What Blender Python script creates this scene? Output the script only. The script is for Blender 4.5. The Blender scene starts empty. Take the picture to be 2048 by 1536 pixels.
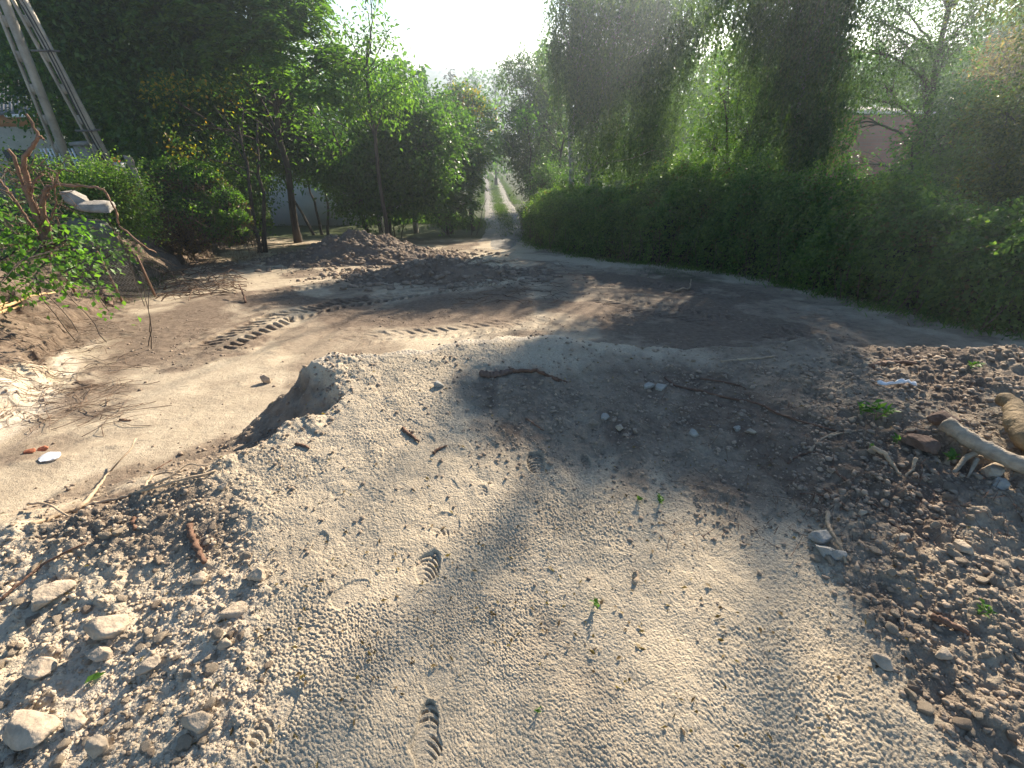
import bpy, math
import numpy as np

# ---------------------------------------------------------------- camera, sky, sun, exposure
SC = bpy.context.scene
COL = SC.collection
F = 900.0                      # focal length in pixels of a 2048 px wide frame
PITCH = math.radians(34.5)
EYE = np.array([0.0, 0.0, 1.6])
cam_d = bpy.data.cameras.new('camera')
cam = bpy.data.objects.new('camera', cam_d)
COL.objects.link(cam)
cam.location = EYE
cam.rotation_euler = (math.radians(90) - PITCH, 0, 0)
cam_d.sensor_width = 36.0
cam_d.lens = 36.0 * F / 2048.0
cam_d.clip_start = 0.02
cam_d.clip_end = 4000
SC.camera = cam

SUN_EL = math.radians(22)
SUN_AZ = math.radians(26.6)    # to the right of the view
SUN = np.array([math.sin(SUN_AZ) * math.cos(SUN_EL), math.cos(SUN_AZ) * math.cos(SUN_EL), math.sin(SUN_EL)])
world = bpy.data.worlds.new('World')
SC.world = world
world.use_nodes = True
wn = world.node_tree.nodes
sky = wn.new('ShaderNodeTexSky')
sky.sky_type = 'NISHITA'
sky.sun_disc = False
sky.sun_elevation = SUN_EL
sky.sun_rotation = SUN_AZ
sky.dust_density = 0.15
sky.air_density = 1.1
sky.ozone_density = 3.0
wn['Background'].inputs[1].default_value = 0.07
world.node_tree.links.new(sky.outputs[0], wn['Background'].inputs[0])
sun_d = bpy.data.lights.new('sun', 'SUN')
sun_d.energy = 5.0
sun_d.angle = math.radians(0.6)
sun_d.color = (1.0, 0.87, 0.70)
sun = bpy.data.objects.new('sun', sun_d)
COL.objects.link(sun)
sun.rotation_euler = (math.radians(90) - SUN_EL, 0, math.pi - SUN_AZ)
SC.view_settings.view_transform = 'Standard'
SC.view_settings.look = 'None'
SC.view_settings.gamma = 1
SC.view_settings.use_curve_mapping = False
SC.view_settings.exposure = 1.45
SC.render.engine = 'CYCLES'
cy = SC.cycles
cy.use_denoising = True
cy.max_bounces = 6
cy.diffuse_bounces = 3
cy.glossy_bounces = 2
cy.transmission_bounces = 4
cy.transparent_max_bounces = 8
cy.volume_bounces = 0
cy.use_adaptive_sampling = True
cy.adaptive_threshold = 0.02
HAZE_DENSITY = 0.0024

# ---------------------------------------------------------------- small maths
cp, sp = math.cos(PITCH), math.sin(PITCH)


def ray(u, v):
    a, b = (u - 1024) / F, (768 - v) / F
    return np.array([a, cp + sp * b, -sp + cp * b])


def pt(u, v, t):
    """world point seen at photo pixel (u, v) at depth t: real position in the place"""
    return EYE + ray(u, v) * t


def ptY(u, v, Y):
    """the same, for a thing that stands Y metres ahead"""
    r = ray(u, v)
    return EYE + r * (Y / r[1])


def proj(P):
    d = P - EYE
    z = d[..., 1] * cp - d[..., 2] * sp
    y = d[..., 1] * sp + d[..., 2] * cp
    z = np.where(z < 0.05, 0.05, z)
    return 1024 + F * d[..., 0] / z, 768 - F * y / z


def depth_of(P):
    d = P - EYE
    return d[..., 1] * cp - d[..., 2] * sp


def sm(a, b, x):
    t = np.clip((x - a) / (b - a), 0, 1)
    return t * t * (3 - 2 * t)


def hash2(ix, iy, s=0):
    h = (ix.astype(np.int64) * 374761393 + iy.astype(np.int64) * 668265263 + s * 974634777) & 0xFFFFFFFF
    h = ((h ^ (h >> 13)) * 1274126177) & 0xFFFFFFFF
    h = (h ^ (h >> 16)) & 0xFFFFFF
    return h / float(0xFFFFFF)


def noise(x, y, f, s=0):
    x, y = x * f + 131.7, y * f + 57.3
    ix, iy = np.floor(x), np.floor(y)
    fx, fy = x - ix, y - iy
    fx, fy = fx * fx * (3 - 2 * fx), fy * fy * (3 - 2 * fy)
    a, b = hash2(ix, iy, s), hash2(ix + 1, iy, s)
    c, d = hash2(ix, iy + 1, s), hash2(ix + 1, iy + 1, s)
    return (a + (b - a) * fx) * (1 - fy) + (c + (d - c) * fx) * fy - 0.5


def fbm(x, y, f, o=4, s=0, g=0.5):
    r, a = 0, 1.0
    for k in range(o):
        # rotate each octave so that the lattice does not show
        c_, s_ = math.cos(0.7 * k + 0.4), math.sin(0.7 * k + 0.4)
        r = r + a * noise(x * c_ - y * s_, x * s_ + y * c_, f * 2.03 ** k, s + k)
        a *= g
    return r


def cells(x, y, f, s=0):
    """domes round scattered points: height 0..1 per cell, and a random value per cell"""
    x, y = x * f, y * f
    ix, iy = np.floor(x), np.floor(y)
    best = np.full(x.shape, 9.0)
    val = np.zeros(x.shape)
    for dx in (-1, 0, 1):
        for dy in (-1, 0, 1):
            cx, cy_ = ix + dx, iy + dy
            px = cx + 0.15 + 0.7 * hash2(cx, cy_, s)
            py = cy_ + 0.15 + 0.7 * hash2(cx, cy_, s + 7)
            d = (px - x) ** 2 + (py - y) ** 2
            m = d < best
            best = np.where(m, d, best)
            val = np.where(m, hash2(cx, cy_, s + 13), val)
    return np.clip(1 - best / 0.42, 0, 1), val


def sdf(x, y, poly):
    """signed distance to a closed polygon, negative inside"""
    P = np.array(poly, float)
    d = np.full(x.shape, 1e9)
    inside = np.zeros(x.shape, bool)
    for i in range(len(P)):
        ax, ay = P[i]
        bx, by = P[(i + 1) % len(P)]
        ex, ey = bx - ax, by - ay
        t = np.clip(((x - ax) * ex + (y - ay) * ey) / (ex * ex + ey * ey + 1e-12), 0, 1)
        d = np.minimum(d, (x - ax - t * ex) ** 2 + (y - ay - t * ey) ** 2)
        c = ((ay > y) != (by > y)) & (x < (bx - ax) * (y - ay) / (by - ay + 1e-12) + ax)
        inside ^= c
    d = np.sqrt(d)
    return np.where(inside, -d, d)


def line_dist(x, y, pts):
    """distance to an open path, arc length there, and the signed side"""
    P = np.array(pts, float)
    best = np.full(x.shape, 1e9)
    arc = np.zeros(x.shape)
    side = np.zeros(x.shape)
    L = 0.0
    for i in range(len(P) - 1):
        ax, ay = P[i]
        bx, by = P[i + 1]
        ex, ey = bx - ax, by - ay
        l = math.hypot(ex, ey)
        t = np.clip(((x - ax) * ex + (y - ay) * ey) / (l * l), 0, 1)
        qx, qy = x - ax - t * ex, y - ay - t * ey
        d = np.sqrt(qx * qx + qy * qy)
        m = d < best
        best = np.where(m, d, best)
        arc = np.where(m, L + t * l, arc)
        side = np.where(m, (ex * qy - ey * qx) / l, side)
        L += l
    return best, arc, side


# ---------------------------------------------------------------- the lie of the land
BY = [-60, -10, 0, 3, 24, 52, 80, 130, 200, 900]
BZ = [1, -0.2, -0.4, -1.0, -5.2, -9.9, -13.2, -17, -18, -18]
UY = [-60, 0, 6.3, 17, 30, 60, 100, 200, 900]
UZ = [2, 0.15, -0.64, -2.2, -4.9, -9.6, -14, -18, -18]
PLATEAU = [(-12, -14), (-12, -2.6), (-6, -0.35), (-2.95, 0.9), (-2.18, 1.23), (-1.80, 1.40), (-1.47, 1.55), (-1.38, 1.72), (-1.24, 1.92), (-1.08, 2.08),
           (-1.06, 2.20), (-1.20, 2.42), (-1.34, 2.56), (-1.22, 2.66), (-0.86, 2.70), (-0.4, 2.80), (0.12, 2.90), (0.27, 2.90),
           (0.8, 2.82), (1.3, 2.74), (2.0, 2.62), (3.3, 2.45), (6, 2.0), (9, 1.4), (12, -14)]
FOOT = [(-8.5, -14), (-4.9, -2), (-4.0, 1.4), (-4.2, 2.75), (-5.3, 4.6), (-6.8, 6.75), (-8.2, 9.7), (-9.6, 14.0), (-11.3, 19.0), (-14.5, 23.0), (-24, 27.5), (-60, 36)]


def gpx(u, v):
    """point of the downhill plane seen at a photo pixel"""
    r = ray(u, v)
    t = 2.0 / (-r[2] - 0.2 * r[1])
    return (r[0] * t, r[1] * t)


TRACKS = [([gpx(405, 705), gpx(470, 672), gpx(560, 632), gpx(680, 608), gpx(800, 592), gpx(900, 578), gpx(1000, 566)], 0.36, 0.062),
          ([gpx(500, 592), gpx(560, 582), gpx(650, 566), gpx(720, 545)], 0.34, 0.018),
          ([gpx(640, 695), gpx(760, 672), gpx(900, 664), gpx(1010, 650)], 0.34, 0.010),
          ([gpx(1180, 590), gpx(1330, 622), gpx(1500, 655), gpx(1660, 690)], 0.42, 0.022),
          ([gpx(1240, 560), gpx(1400, 585), gpx(1620, 625), gpx(1900, 680)], 0.36, 0.014),
          ([gpx(1040, 540), gpx(1120, 530), gpx(1200, 540)], 0.3, 0.03)]
RUTS = [[gpx(430, 770), gpx(520, 690), gpx(620, 622), gpx(700, 570), gpx(760, 540)],
        [gpx(560, 720), gpx(640, 672), gpx(700, 630)],
        [gpx(130, 890), gpx(300, 850), gpx(450, 760)],
        [gpx(1060, 500), gpx(1250, 545), gpx(1500, 590), gpx(1800, 665)],
        [gpx(950, 505), gpx(1010, 498), gpx(1045, 470)]]
# boot prints on the plateau: px centre, length m, width m, heading deg, depth m
BOOTS = [(850, 1462, 0.15, 0.085, 2, 0.013), (868, 1352, 0.10, 0.07, 0, 0.003), (852, 1122, 0.13, 0.09, -8, 0.012),
         (892, 1040, 0.12, 0.12, -35, 0.010), (962, 975, 0.08, 0.06, 10, 0.007), (1072, 915, 0.14, 0.095, 0, 0.018),
         (1172, 912, 0.09, 0.05, 8, 0.014), (700, 1185, 0.15, 0.09, -50, 0.003), (545, 1430, 0.15, 0.09, -25, 0.009), (640, 1085, 0.10, 0.07, 10, 0.004)]


def zpx(u, v, z=0.0):
    r = ray(u, v)
    t = (EYE[2] - z) / -r[2]
    return r[0] * t, r[1] * t


LOOSE_R = [zpx(1590, 860), zpx(1620, 1050), zpx(1690, 1190), zpx(1755, 1330), zpx(1850, 1450), zpx(1930, 1560), (1.2, -0.5), (3, -6), (14, -6), (14, 2.6), (3.4, 2.62), zpx(1700, 735), zpx(1560, 760)]
LOOSE_L = [zpx(430, 940), zpx(520, 1010), zpx(535, 1120), zpx(500, 1280), zpx(560, 1390), zpx(490, 1460), zpx(480, 1560), (-0.8, -0.6), (-3, -6), (-14, -6), (-14, 0.5), zpx(0, 1045)]

ROUGH_MID = [zpx(880, 770), zpx(1000, 735), zpx(1250, 705), zpx(1600, 735), (2.2, 2.5), zpx(1640, 900), zpx(1610, 1060), zpx(1420, 1050), zpx(1220, 930), zpx(1000, 880)]


def ground_parts(x, y):
    B = np.interp(y, BY, BZ)
    U = np.interp(y, UY, UZ)
    n1 = fbm(x, y, 0.35, 3, 11)
    low = B + 0.10 * n1 * sm(3, 10, y) + 0.25 * fbm(x, y, 0.06, 2, 3) * sm(12, 40, y)
    # bank on the left
    d, arc, side = line_dist(x, y, FOOT)
    s = np.where(side > 0, d, -d) + 0.40 * fbm(x, y, 0.8, 3, 21) + 0.20 * fbm(x, y, 3.3, 3, 23)
    w = np.interp(arc, [0, 16, 19, 26, 60], [2.2, 1.5, 1.2, 1.6, 3.0])
    k = sm(0, 1, s / w)
    k = 0.65 * k + 0.35 * np.clip(np.floor(np.clip(s / w, 0, 1) * 3 + 0.5) / 3, 0, 1)
    U = U + 0.12 * n1
    z = low * (1 - k) + U * k
    bank = sm(-0.15, 0.15, s) * (1 - sm(0, 0.8, s - w))
    # plateau the photographer stands on
    e = sdf(x, y, PLATEAU)
    e = e + 0.09 * fbm(x, y, 3.0, 4, 31) + 0.04 * fbm(x, y, 11.0, 3, 33)
    wd = 0.78 + 0.4 * sm(1.0, 4.0, x) + 0.7 * sm(-0.2, -2.0, x) * sm(2.4, 1.2, y)
    wd = wd + 0.9 * sm(1.2, 2.5, x) + 0.75 * np.exp(-((x + 1.9) / 0.7) ** 2 - ((y - 2.1) / 0.65) ** 2)
    q = np.clip(e / wd, 0, 1)
    fall = np.where(e < 0, 0, 1 - (1 - q) ** 1.35)
    P = 0.02 * fbm(x, y, 0.9, 3, 41) + 0.12 * sm(1.1, 2.3, x) * sm(0.4, 1.8, y) * (1 - 0.5 * sm(3.5, 7, x)) + 0.03 * sm(0.9, 1.6, x)
    P = P + 0.05 * sm(1.4, 2.1, x) * fbm(x, y, 1.6, 3, 42)
    P = P - 0.05 * np.exp(-((x + 0.15 - 0.3 * y) / 0.5) ** 2) * sm(2.9, 1.0, y)
    P = P + 0.06 * np.exp(-((y - 2.75) / 0.22) ** 2) * np.exp(-((x - 0.2) / 0.6) ** 2)
    P = P - 0.10 * sm(-0.75, -1.6, x) * sm(1.8, 0.6, y)
    zz = P * (1 - fall) + z * fall
    flat = 1 - sm(0, 0.12, e)
    zz = np.where(e < wd, zz, z)
    return zz, dict(e=e, s=s, k=k, bank=bank, flat=flat, wd=wd, q=q)


def height(x, y, info=False):
    x = np.asarray(x, float)
    y = np.asarray(y, float)
    z, m = ground_parts(x, y)
    r = np.hypot(x, y)
    flat = m['flat']
    lr = sm(0.10, -0.14, sdf(x, y, LOOSE_R) + 0.10 * fbm(x, y, 5, 2, 51))
    ll = sm(0.08, -0.10, sdf(x, y, LOOSE_L) + 0.10 * fbm(x, y, 5, 2, 52))
    lm = sm(0.22, -0.22, sdf(x, y, ROUGH_MID) + 0.25 * fbm(x, y, 3.5, 3, 53))
    loose = np.maximum(np.maximum(lr, ll * 0.85), 0.55 * lm) * sm(0.3, 0, m['e'])
    edge = np.exp(-(m['e'] / 0.10) ** 2)
    rough = np.clip(loose + m['bank'] * 1.2 + 0.8 * edge * sm(-0.9, -1.1, x) + 0.8 * sm(0.1, 0.6, m['q']) * (m['q'] < 1) * sm(2.2, 0.2, y - 0.2), 0, 1.3)
    lump = sm(0.02, 0.22, fbm(x, y, 0.8, 4, 61))
    mid = sm(0.9, 1.4, m['q'])
    near = sm(9, 4, r)
    # small crumbs everywhere, clods where the soil is loose
    fx = 0.83 * x - 0.56 * y + 0.008 * noise(x, y, 45, 71) + 0.05 * noise(x, y, 6, 171)
    fy = 0.56 * x + 0.83 * y + 0.008 * noise(x, y, 45, 72) + 0.05 * noise(x, y, 6, 172)
    c1, v1 = cells(fx, fy, 112, 1)
    hgt = (0.0012 + 0.0046 * flat * (1 - loose) * (0.38 + 1.0 * sm(-0.22, 0.2, fbm(x, y, 1.9, 4, 73)))) * c1 ** 0.65 * (0.35 + 0.65 * v1) * sm(5, 2.5, r)
    c2, v2 = cells(fx + 3, fy, 24, 2)
    hgt = hgt + (0.008 * loose + 0.004 * rough + 0.0025 * lump) * c2 * v2 * near * (0.35 + 1.1 * sm(-0.2, 0.2, fbm(x, y, 2.3, 2, 75)))
    c3, v3 = cells(0.7 * x + 0.71 * y + 0.03 * noise(x, y, 20, 73), 0.7 * y - 0.71 * x + 0.03 * noise(x, y, 20, 74), 9, 3)
    hgt = hgt + (0.013 * rough + 0.010 * lump * (1 - flat) + (0.003 + 0.006 * sm(1.2, 1.9, y)) * flat) * c3 ** 1.3 * np.clip(v3 * 2 - 0.8, 0, 1)
    c4, v4 = cells(x + 0.012 * noise(x, y, 40, 76), y + 0.012 * noise(x, y, 40, 78), 34, 9)
    hgt = hgt + 0.007 * rough * c4 * v4 * near
    hgt = hgt + (0.034 - 0.010 * ll) * rough * fbm(x, y, 4.5, 5, 81, 0.62) + 0.006 * fbm(x, y, 7, 3, 83)
    hgt = hgt + 0.05 * m['bank'] * fbm(x, y, 2.5, 4, 85) * near + 0.04 * (1 - flat) * lump * fbm(x, y, 2.2, 4, 87)
    # undulation of the plateau: shallow dents
    hgt = hgt + 0.020 * flat * fbm(x, y, 2.6, 3, 91)
    # tread prints of the digger
    for path, half, dep in TRACKS:
        bx = (min(p[0] for p in path) - 1, max(p[0] for p in path) + 1)
        by = (min(p[1] for p in path) - 1, max(p[1] for p in path) + 1)
        sel = (x > bx[0]) & (x < bx[1]) & (y > by[0]) & (y < by[1])
        if not sel.any():
            continue
        d, arc, side = line_dist(x[sel], y[sel], path)
        sd = np.where(side > 0, d, -d) + 0.03 * noise(x[sel], y[sel], 3, 95)
        patch = np.maximum(0.75 * (dep > 0.05), sm(-0.38, 0.15, noise(x[sel], y[sel], 0.9, 99))) * sm(0, 0.6, arc) * (0.55 + 0.9 * sm(-0.3, 0.3, noise(x[sel], y[sel], 7, 94)))
        inside = sm(half, half - 0.05, np.abs(sd)) * patch
        ph = (arc + 0.55 * np.abs(sd) + 0.02 * noise(x[sel], y[sel], 12, 93)) / 0.17
        lug = np.abs((ph % 1) - 0.5) * 2
        lane = sm(0.05, 0.09, np.abs(sd)) * sm(half, half - 0.03, np.abs(sd))
        cut = sm(0.42, 0.62, lug) * lane
        rim = np.exp(-((np.abs(sd) - half - 0.03) / 0.05) ** 2) * patch
        add = -dep * inside * (0.25 + 1.5 * cut) + dep * 0.5 * rim * (0.5 + noise(x[sel], y[sel], 9, 97))
        tmp = np.zeros(x.shape)
        tmp[sel] = add
        hgt = hgt + tmp
    for path in RUTS:
        d, arc, side = line_dist(x, y, path)
        d = d + 0.10 * noise(x, y, 1.5, 98)
        hgt = hgt - (0.030 * np.exp(-(d / 0.14) ** 2) - 0.012 * np.exp(-((np.abs(d) - 0.28) / 0.09) ** 2) * (1 + noise(x, y, 12, 77))) * sm(-0.3, 0.1, noise(x, y, 0.8, 79))
    for (u, v, L, W, a, dep) in BOOTS:
        cx, cy_ = zpx(u, v)
        sel = (np.abs(x - cx) < 0.25) & (np.abs(y - cy_) < 0.25)
        if not sel.any():
            continue
        a = math.radians(a)
        lx = (x[sel] - cx) * math.cos(a) + (y[sel] - cy_) * math.sin(a)
        ly = -(x[sel] - cx) * math.sin(a) + (y[sel] - cy_) * math.cos(a)
        d = np.sqrt((lx / (W / 2)) ** 2 + (ly / (L / 2)) ** 2)
        d = d + 0.55 * noise(x[sel], y[sel], 22, int(u))
        tw_ = 0.004 * noise(x[sel], y[sel], 25, 9)
        ly = ly + tw_
        ins = sm(1.08, 0.92, d)
        wav = np.sin((ly + 0.35 * lx * lx / W * 4) * 2 * math.pi / 0.021)
        tread = (dep >= 0.007) * sm(-0.1, 0.35, wav) * sm(0.1, 0.3, np.abs(noise(x[sel], y[sel], 24, 5)) + 0.12) * (0.1 + 1.3 * sm(-0.2, 0.25, noise(x[sel], y[sel], 13, int(v))))
        tmp = np.zeros(x.shape)
        blot = hgt[sel]
        tmp[sel] = -ins * (dep * 0.55 + dep * 0.55 * tread) + 0.18 * dep * np.exp(-((d - 1.2) / 0.15) ** 2) * (0.5 + 2 * noise(x[sel], y[sel], 18, 6))
        hs = hgt.copy()
        hs[sel] = blot * (1 - 0.85 * ins)
        hgt = hs + tmp
    z = z + hgt * sm(60, 20, r) + 0.5 * fbm(x, y, 0.05, 3, 7) * sm(40, 90, r)
    if info:
        m['loose'], m['rough'], m['lr'], m['ll'], m['lump'], m['lm'] = loose, rough, lr, ll, lump, lm
        return z, m
    return z


def h1(x, y):
    return float(height(np.array([x]), np.array([y]))[0])


_T = np.concatenate([np.linspace(0.8, 6, 260), np.geomspace(6.02, 160, 500)])


def ground_at(u, v, z_up=0.0):
    """where the ground is, along the line of sight of a photo pixel"""
    r = ray(u, v)
    P = EYE + _T[:, None] * r
    hz = height(P[:, 0], P[:, 1]) + z_up
    below = np.nonzero(P[:, 2] <= hz)[0]
    if len(below) == 0:
        return P[-1]
    i = max(below[0], 1)
    a, b = P[i - 1], P[i]
    fa, fb = a[2] - hz[i - 1], b[2] - hz[i]
    k = fa / (fa - fb + 1e-9)
    return a + (b - a) * k


# ---------------------------------------------------------------- objects
def tag(o, label=None, cat=None, group=None, kind=None):
    if label:
        o['label'] = label
    if cat:
        o['category'] = cat
    if group:
        o['group'] = group
    if kind:
        o['kind'] = kind
    return o


def empty(name, loc=(0, 0, 0)):
    o = bpy.data.objects.new(name, None)
    COL.objects.link(o)
    o.location = [float(c) for c in loc]
    o.empty_display_size = 0.1
    return o


def mesh_obj(name, V, faces, mats, parent=None, smooth=True, attrs=None, fmat=None):
    """V (n,3); faces: list of integer arrays (m,k), k = 3 or 4"""
    V = np.asarray(V, np.float32)
    if parent is not None:
        V = V - np.array(parent.location, np.float32)
    me = bpy.data.meshes.new(name)
    me.vertices.add(len(V))
    me.vertices.foreach_set('co', V.ravel())
    faces = [np.asarray(f, np.int32) for f in faces if len(f)]
    nl = sum(f.size for f in faces)
    nf = sum(len(f) for f in faces)
    me.loops.add(nl)
    me.polygons.add(nf)
    me.loops.foreach_set('vertex_index', np.concatenate([f.ravel() for f in faces]))
    tot = np.concatenate([np.full(len(f), f.shape[1], np.int32) for f in faces])
    start = np.concatenate([[0], np.cumsum(tot)[:-1]]).astype(np.int32)
    me.polygons.foreach_set('loop_start', start)
    me.polygons.foreach_set('loop_total', tot)
    if smooth:
        me.polygons.foreach_set('use_smooth', np.ones(nf, bool))
    if fmat is not None:
        me.polygons.foreach_set('material_index', np.asarray(fmat, np.int32))
    for k, a in (attrs or {}).items():
        at = me.attributes.new(k, 'FLOAT', 'POINT')
        at.data.foreach_set('value', np.asarray(a, np.float32))
    me.update(calc_edges=True)
    for m in (mats if isinstance(mats, (list, tuple)) else [mats]):
        me.materials.append(m)
    o = bpy.data.objects.new(name, me)
    COL.objects.link(o)
    if parent is not None:
        o.parent = parent
    return o


class MB:
    """collects shapes for one mesh"""
    def __init__(s):
        s.V, s.F3, s.F4, s.n = [], [], [], 0

    def add(s, V, f3=None, f4=None):
        s.V.append(np.asarray(V, float))
        if f3 is not None and len(f3):
            s.F3.append(np.asarray(f3) + s.n)
        if f4 is not None and len(f4):
            s.F4.append(np.asarray(f4) + s.n)
        s.n += len(V)

    def box(s, lo, hi, R=None, o=(0, 0, 0)):
        x0, y0, z0 = lo
        x1, y1, z1 = hi
        V = np.array([(x0, y0, z0), (x1, y0, z0), (x1, y1, z0), (x0, y1, z0), (x0, y0, z1), (x1, y0, z1), (x1, y1, z1), (x0, y1, z1)], float)
        if R is not None:
            V = V @ np.asarray(R).T
        s.add(V + np.array(o), None, [(0, 3, 2, 1), (4, 5, 6, 7), (0, 1, 5, 4), (1, 2, 6, 5), (2, 3, 7, 6), (3, 0, 4, 7)])

    def tube(s, P, R, n=6, cap=True, rough=0.0, seed=0):
        P = np.asarray(P, float)
        m = len(P)
        R = np.asarray(R, float) * np.ones(m)
        T = np.gradient(P, axis=0)
        T /= np.linalg.norm(T, axis=1)[:, None] + 1e-9
        ref = np.array([0, 0, 1.0]) if abs(T[:, 2]).mean() < 0.8 else np.array([1.0, 0, 0])
        A = np.cross(T, ref)
        A /= np.linalg.norm(A, axis=1)[:, None] + 1e-9
        Bn = np.cross(T, A)
        th = np.arange(n) * 2 * math.pi / n
        rr = R[:, None] * np.ones((m, n))
        if rough:
            rg = np.random.default_rng(seed)
            rr = rr * (1 + rough * rg.normal(size=(m, n)))
        V = P[:, None, :] + rr[..., None] * (np.cos(th)[None, :, None] * A[:, None, :] + np.sin(th)[None, :, None] * Bn[:, None, :])
        i = np.arange(m - 1)[:, None]
        j = np.arange(n)[None, :]
        a = (i * n + j).ravel()
        b = (i * n + (j + 1) % n).ravel()
        f4 = np.stack([a, b, b + n, a + n], 1)
        V = V.reshape(-1, 3)
        f3 = []
        if cap:
            V = np.vstack([V, P[0] - T[0] * R[0] * 0.2, P[-1] + T[-1] * R[-1] * 0.2])
            c0, c1 = m * n, m * n + 1
            for k in range(n):
                f3.append((c0, (k + 1) % n, k))
                f3.append((c1, (m - 1) * n + k, (m - 1) * n + (k + 1) % n))
        s.add(V, f3, f4)

    def obj(s, name, mat, parent=None, smooth=True):
        F_ = []
        if s.F4:
            F_.append(np.concatenate(s.F4))
        if s.F3:
            F_.append(np.concatenate(s.F3))
        return mesh_obj(name, np.concatenate(s.V), F_, mat, parent, smooth)


# ---------------------------------------------------------------- materials
def new_mat(name):
    m = bpy.data.materials.new(name)
    m.use_nodes = True
    nt = m.node_tree
    return m, nt, nt.nodes, nt.links, nt.nodes['Principled BSDF']


def plain(name, col, rough=0.85, var=0.25, scale=8.0, bump=0.0, bscale=60.0, metal=0.0, stretch=None, spec=0.3):
    m, nt, N, L, b = new_mat(name)
    b.inputs['Roughness'].default_value = rough
    b.inputs['Metallic'].default_value = metal
    b.inputs['Specular IOR Level'].default_value = spec
    tc = N.new('ShaderNodeTexCoord')
    mp = N.new('ShaderNodeMapping')
    if stretch:
        mp.inputs['Scale'].default_value = stretch
    L.new(tc.outputs['Object'], mp.inputs['Vector'])
    nz = N.new('ShaderNodeTexNoise')
    nz.inputs['Scale'].default_value = scale
    nz.inputs['Detail'].default_value = 6
    nz.inputs['Roughness'].default_value = 0.65
    L.new(mp.outputs[0], nz.inputs['Vector'])
    cr = N.new('ShaderNodeValToRGB')
    cr.color_ramp.elements[0].position = 0.3
    cr.color_ramp.elements[1].position = 0.7
    cr.color_ramp.elements[0].color = [c * (1 - var) for c in col] + [1]
    cr.color_ramp.elements[1].color = [min(1, c * (1 + var)) for c in col] + [1]
    L.new(nz.outputs['Fac'], cr.inputs[0])
    L.new(cr.outputs[0], b.inputs['Base Color'])
    if bump:
        n2 = N.new('ShaderNodeTexNoise')
        n2.inputs['Scale'].default_value = bscale
        n2.inputs['Detail'].default_value = 5
        L.new(mp.outputs[0], n2.inputs['Vector'])
        bp = N.new('ShaderNodeBump')
        bp.inputs['Strength'].default_value = bump
        bp.inputs['Distance'].default_value = 0.01
        L.new(n2.outputs['Fac'], bp.inputs['Height'])
        L.new(bp.outputs[0], b.inputs['Normal'])
    return m


def leaf_mat(name, ramp, trans=0.45, rough=0.45, clump=0.5, cscale=1.2):
    """ramp: list of (position, rgb) picked per leaf; clumps of the crown differ a little in hue"""
    m, nt, N, L, b = new_mat(name)
    b.inputs['Roughness'].default_value = rough
    b.inputs['Specular IOR Level'].default_value = 0.35
    g = N.new('ShaderNodeNewGeometry')
    tc = N.new('ShaderNodeTexCoord')
    nz = N.new('ShaderNodeTexNoise')
    nz.inputs['Scale'].default_value = cscale
    nz.inputs['Detail'].default_value = 3
    L.new(tc.outputs['Object'], nz.inputs['Vector'])
    mix = N.new('ShaderNodeMath')
    mix.operation = 'MULTIPLY_ADD'
    mix.inputs[1].default_value = clump * 2.2
    L.new(nz.outputs['Fac'], mix.inputs[0])
    r2 = N.new('ShaderNodeMath')
    r2.operation = 'MULTIPLY_ADD'
    r2.inputs[1].default_value = 1 - clump * 0.4
    r2.inputs[2].default_value = -clump * 0.9
    L.new(g.outputs['Random Per Island'], r2.inputs[0])
    L.new(r2.outputs[0], mix.inputs[2])
    cr = N.new('ShaderNodeValToRGB')
    el = cr.color_ramp.elements
    el[0].position, el[0].color = ramp[0][0], list(ramp[0][1]) + [1]
    el[1].position, el[1].color = ramp[-1][0], list(ramp[-1][1]) + [1]
    for p, c in ramp[1:-1]:
        e = el.new(p)
        e.color = list(c) + [1]
    L.new(mix.outputs[0], cr.inputs[0])
    L.new(cr.outputs[0], b.inputs['Base Color'])
    tr = N.new('ShaderNodeBsdfTranslucent')
    tint = N.new('ShaderNodeMixRGB')
    tint.blend_type = 'MULTIPLY'
    tint.inputs[0].default_value = 1
    tint.inputs[2].default_value = (1.55, 1.9, 0.55, 1)
    L.new(cr.outputs[0], tint.inputs[1])
    L.new(tint.outputs[0], tr.inputs['Color'])
    ms = N.new('ShaderNodeMixShader')
    ms.inputs[0].default_value = trans
    L.new(b.outputs[0], ms.inputs[1])
    L.new(tr.outputs[0], ms.inputs[2])
    L.new(ms.outputs[0], N['Material Output'].inputs['Surface'])
    return m


M = {}
G1, G2, G3, G4 = (0.040, 0.085, 0.025), (0.068, 0.135, 0.035), (0.11, 0.19, 0.045), (0.13, 0.17, 0.03)
M['leaf_dark'] = leaf_mat('leaf_dark', [(0.1, (0.045, 0.095, 0.035)), (0.5, (0.080, 0.155, 0.045)), (0.9, (0.13, 0.21, 0.055))])
M['leaf_mid'] = leaf_mat('leaf_mid', [(0.1, G1), (0.45, G2), (0.8, G3), (1.0, (0.11, 0.16, 0.035))])
M['leaf_light'] = leaf_mat('leaf_light', [(0.1, G2), (0.5, (0.10, 0.18, 0.04)), (1.0, (0.17, 0.24, 0.05))], trans=0.55)
M['leaf_yellow'] = leaf_mat('leaf_yellow', [(0.1, G1), (0.45, G2), (0.62, (0.16, 0.19, 0.03)), (0.8, (0.38, 0.28, 0.03)), (1.0, (0.42, 0.20, 0.03))], trans=0.5)
M['leaf_olive'] = leaf_mat('leaf_olive', [(0.1, (0.035, 0.055, 0.018)), (0.5, (0.08, 0.105, 0.028)), (0.85, (0.16, 0.15, 0.035)), (1.0, (0.24, 0.16, 0.045))])
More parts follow.
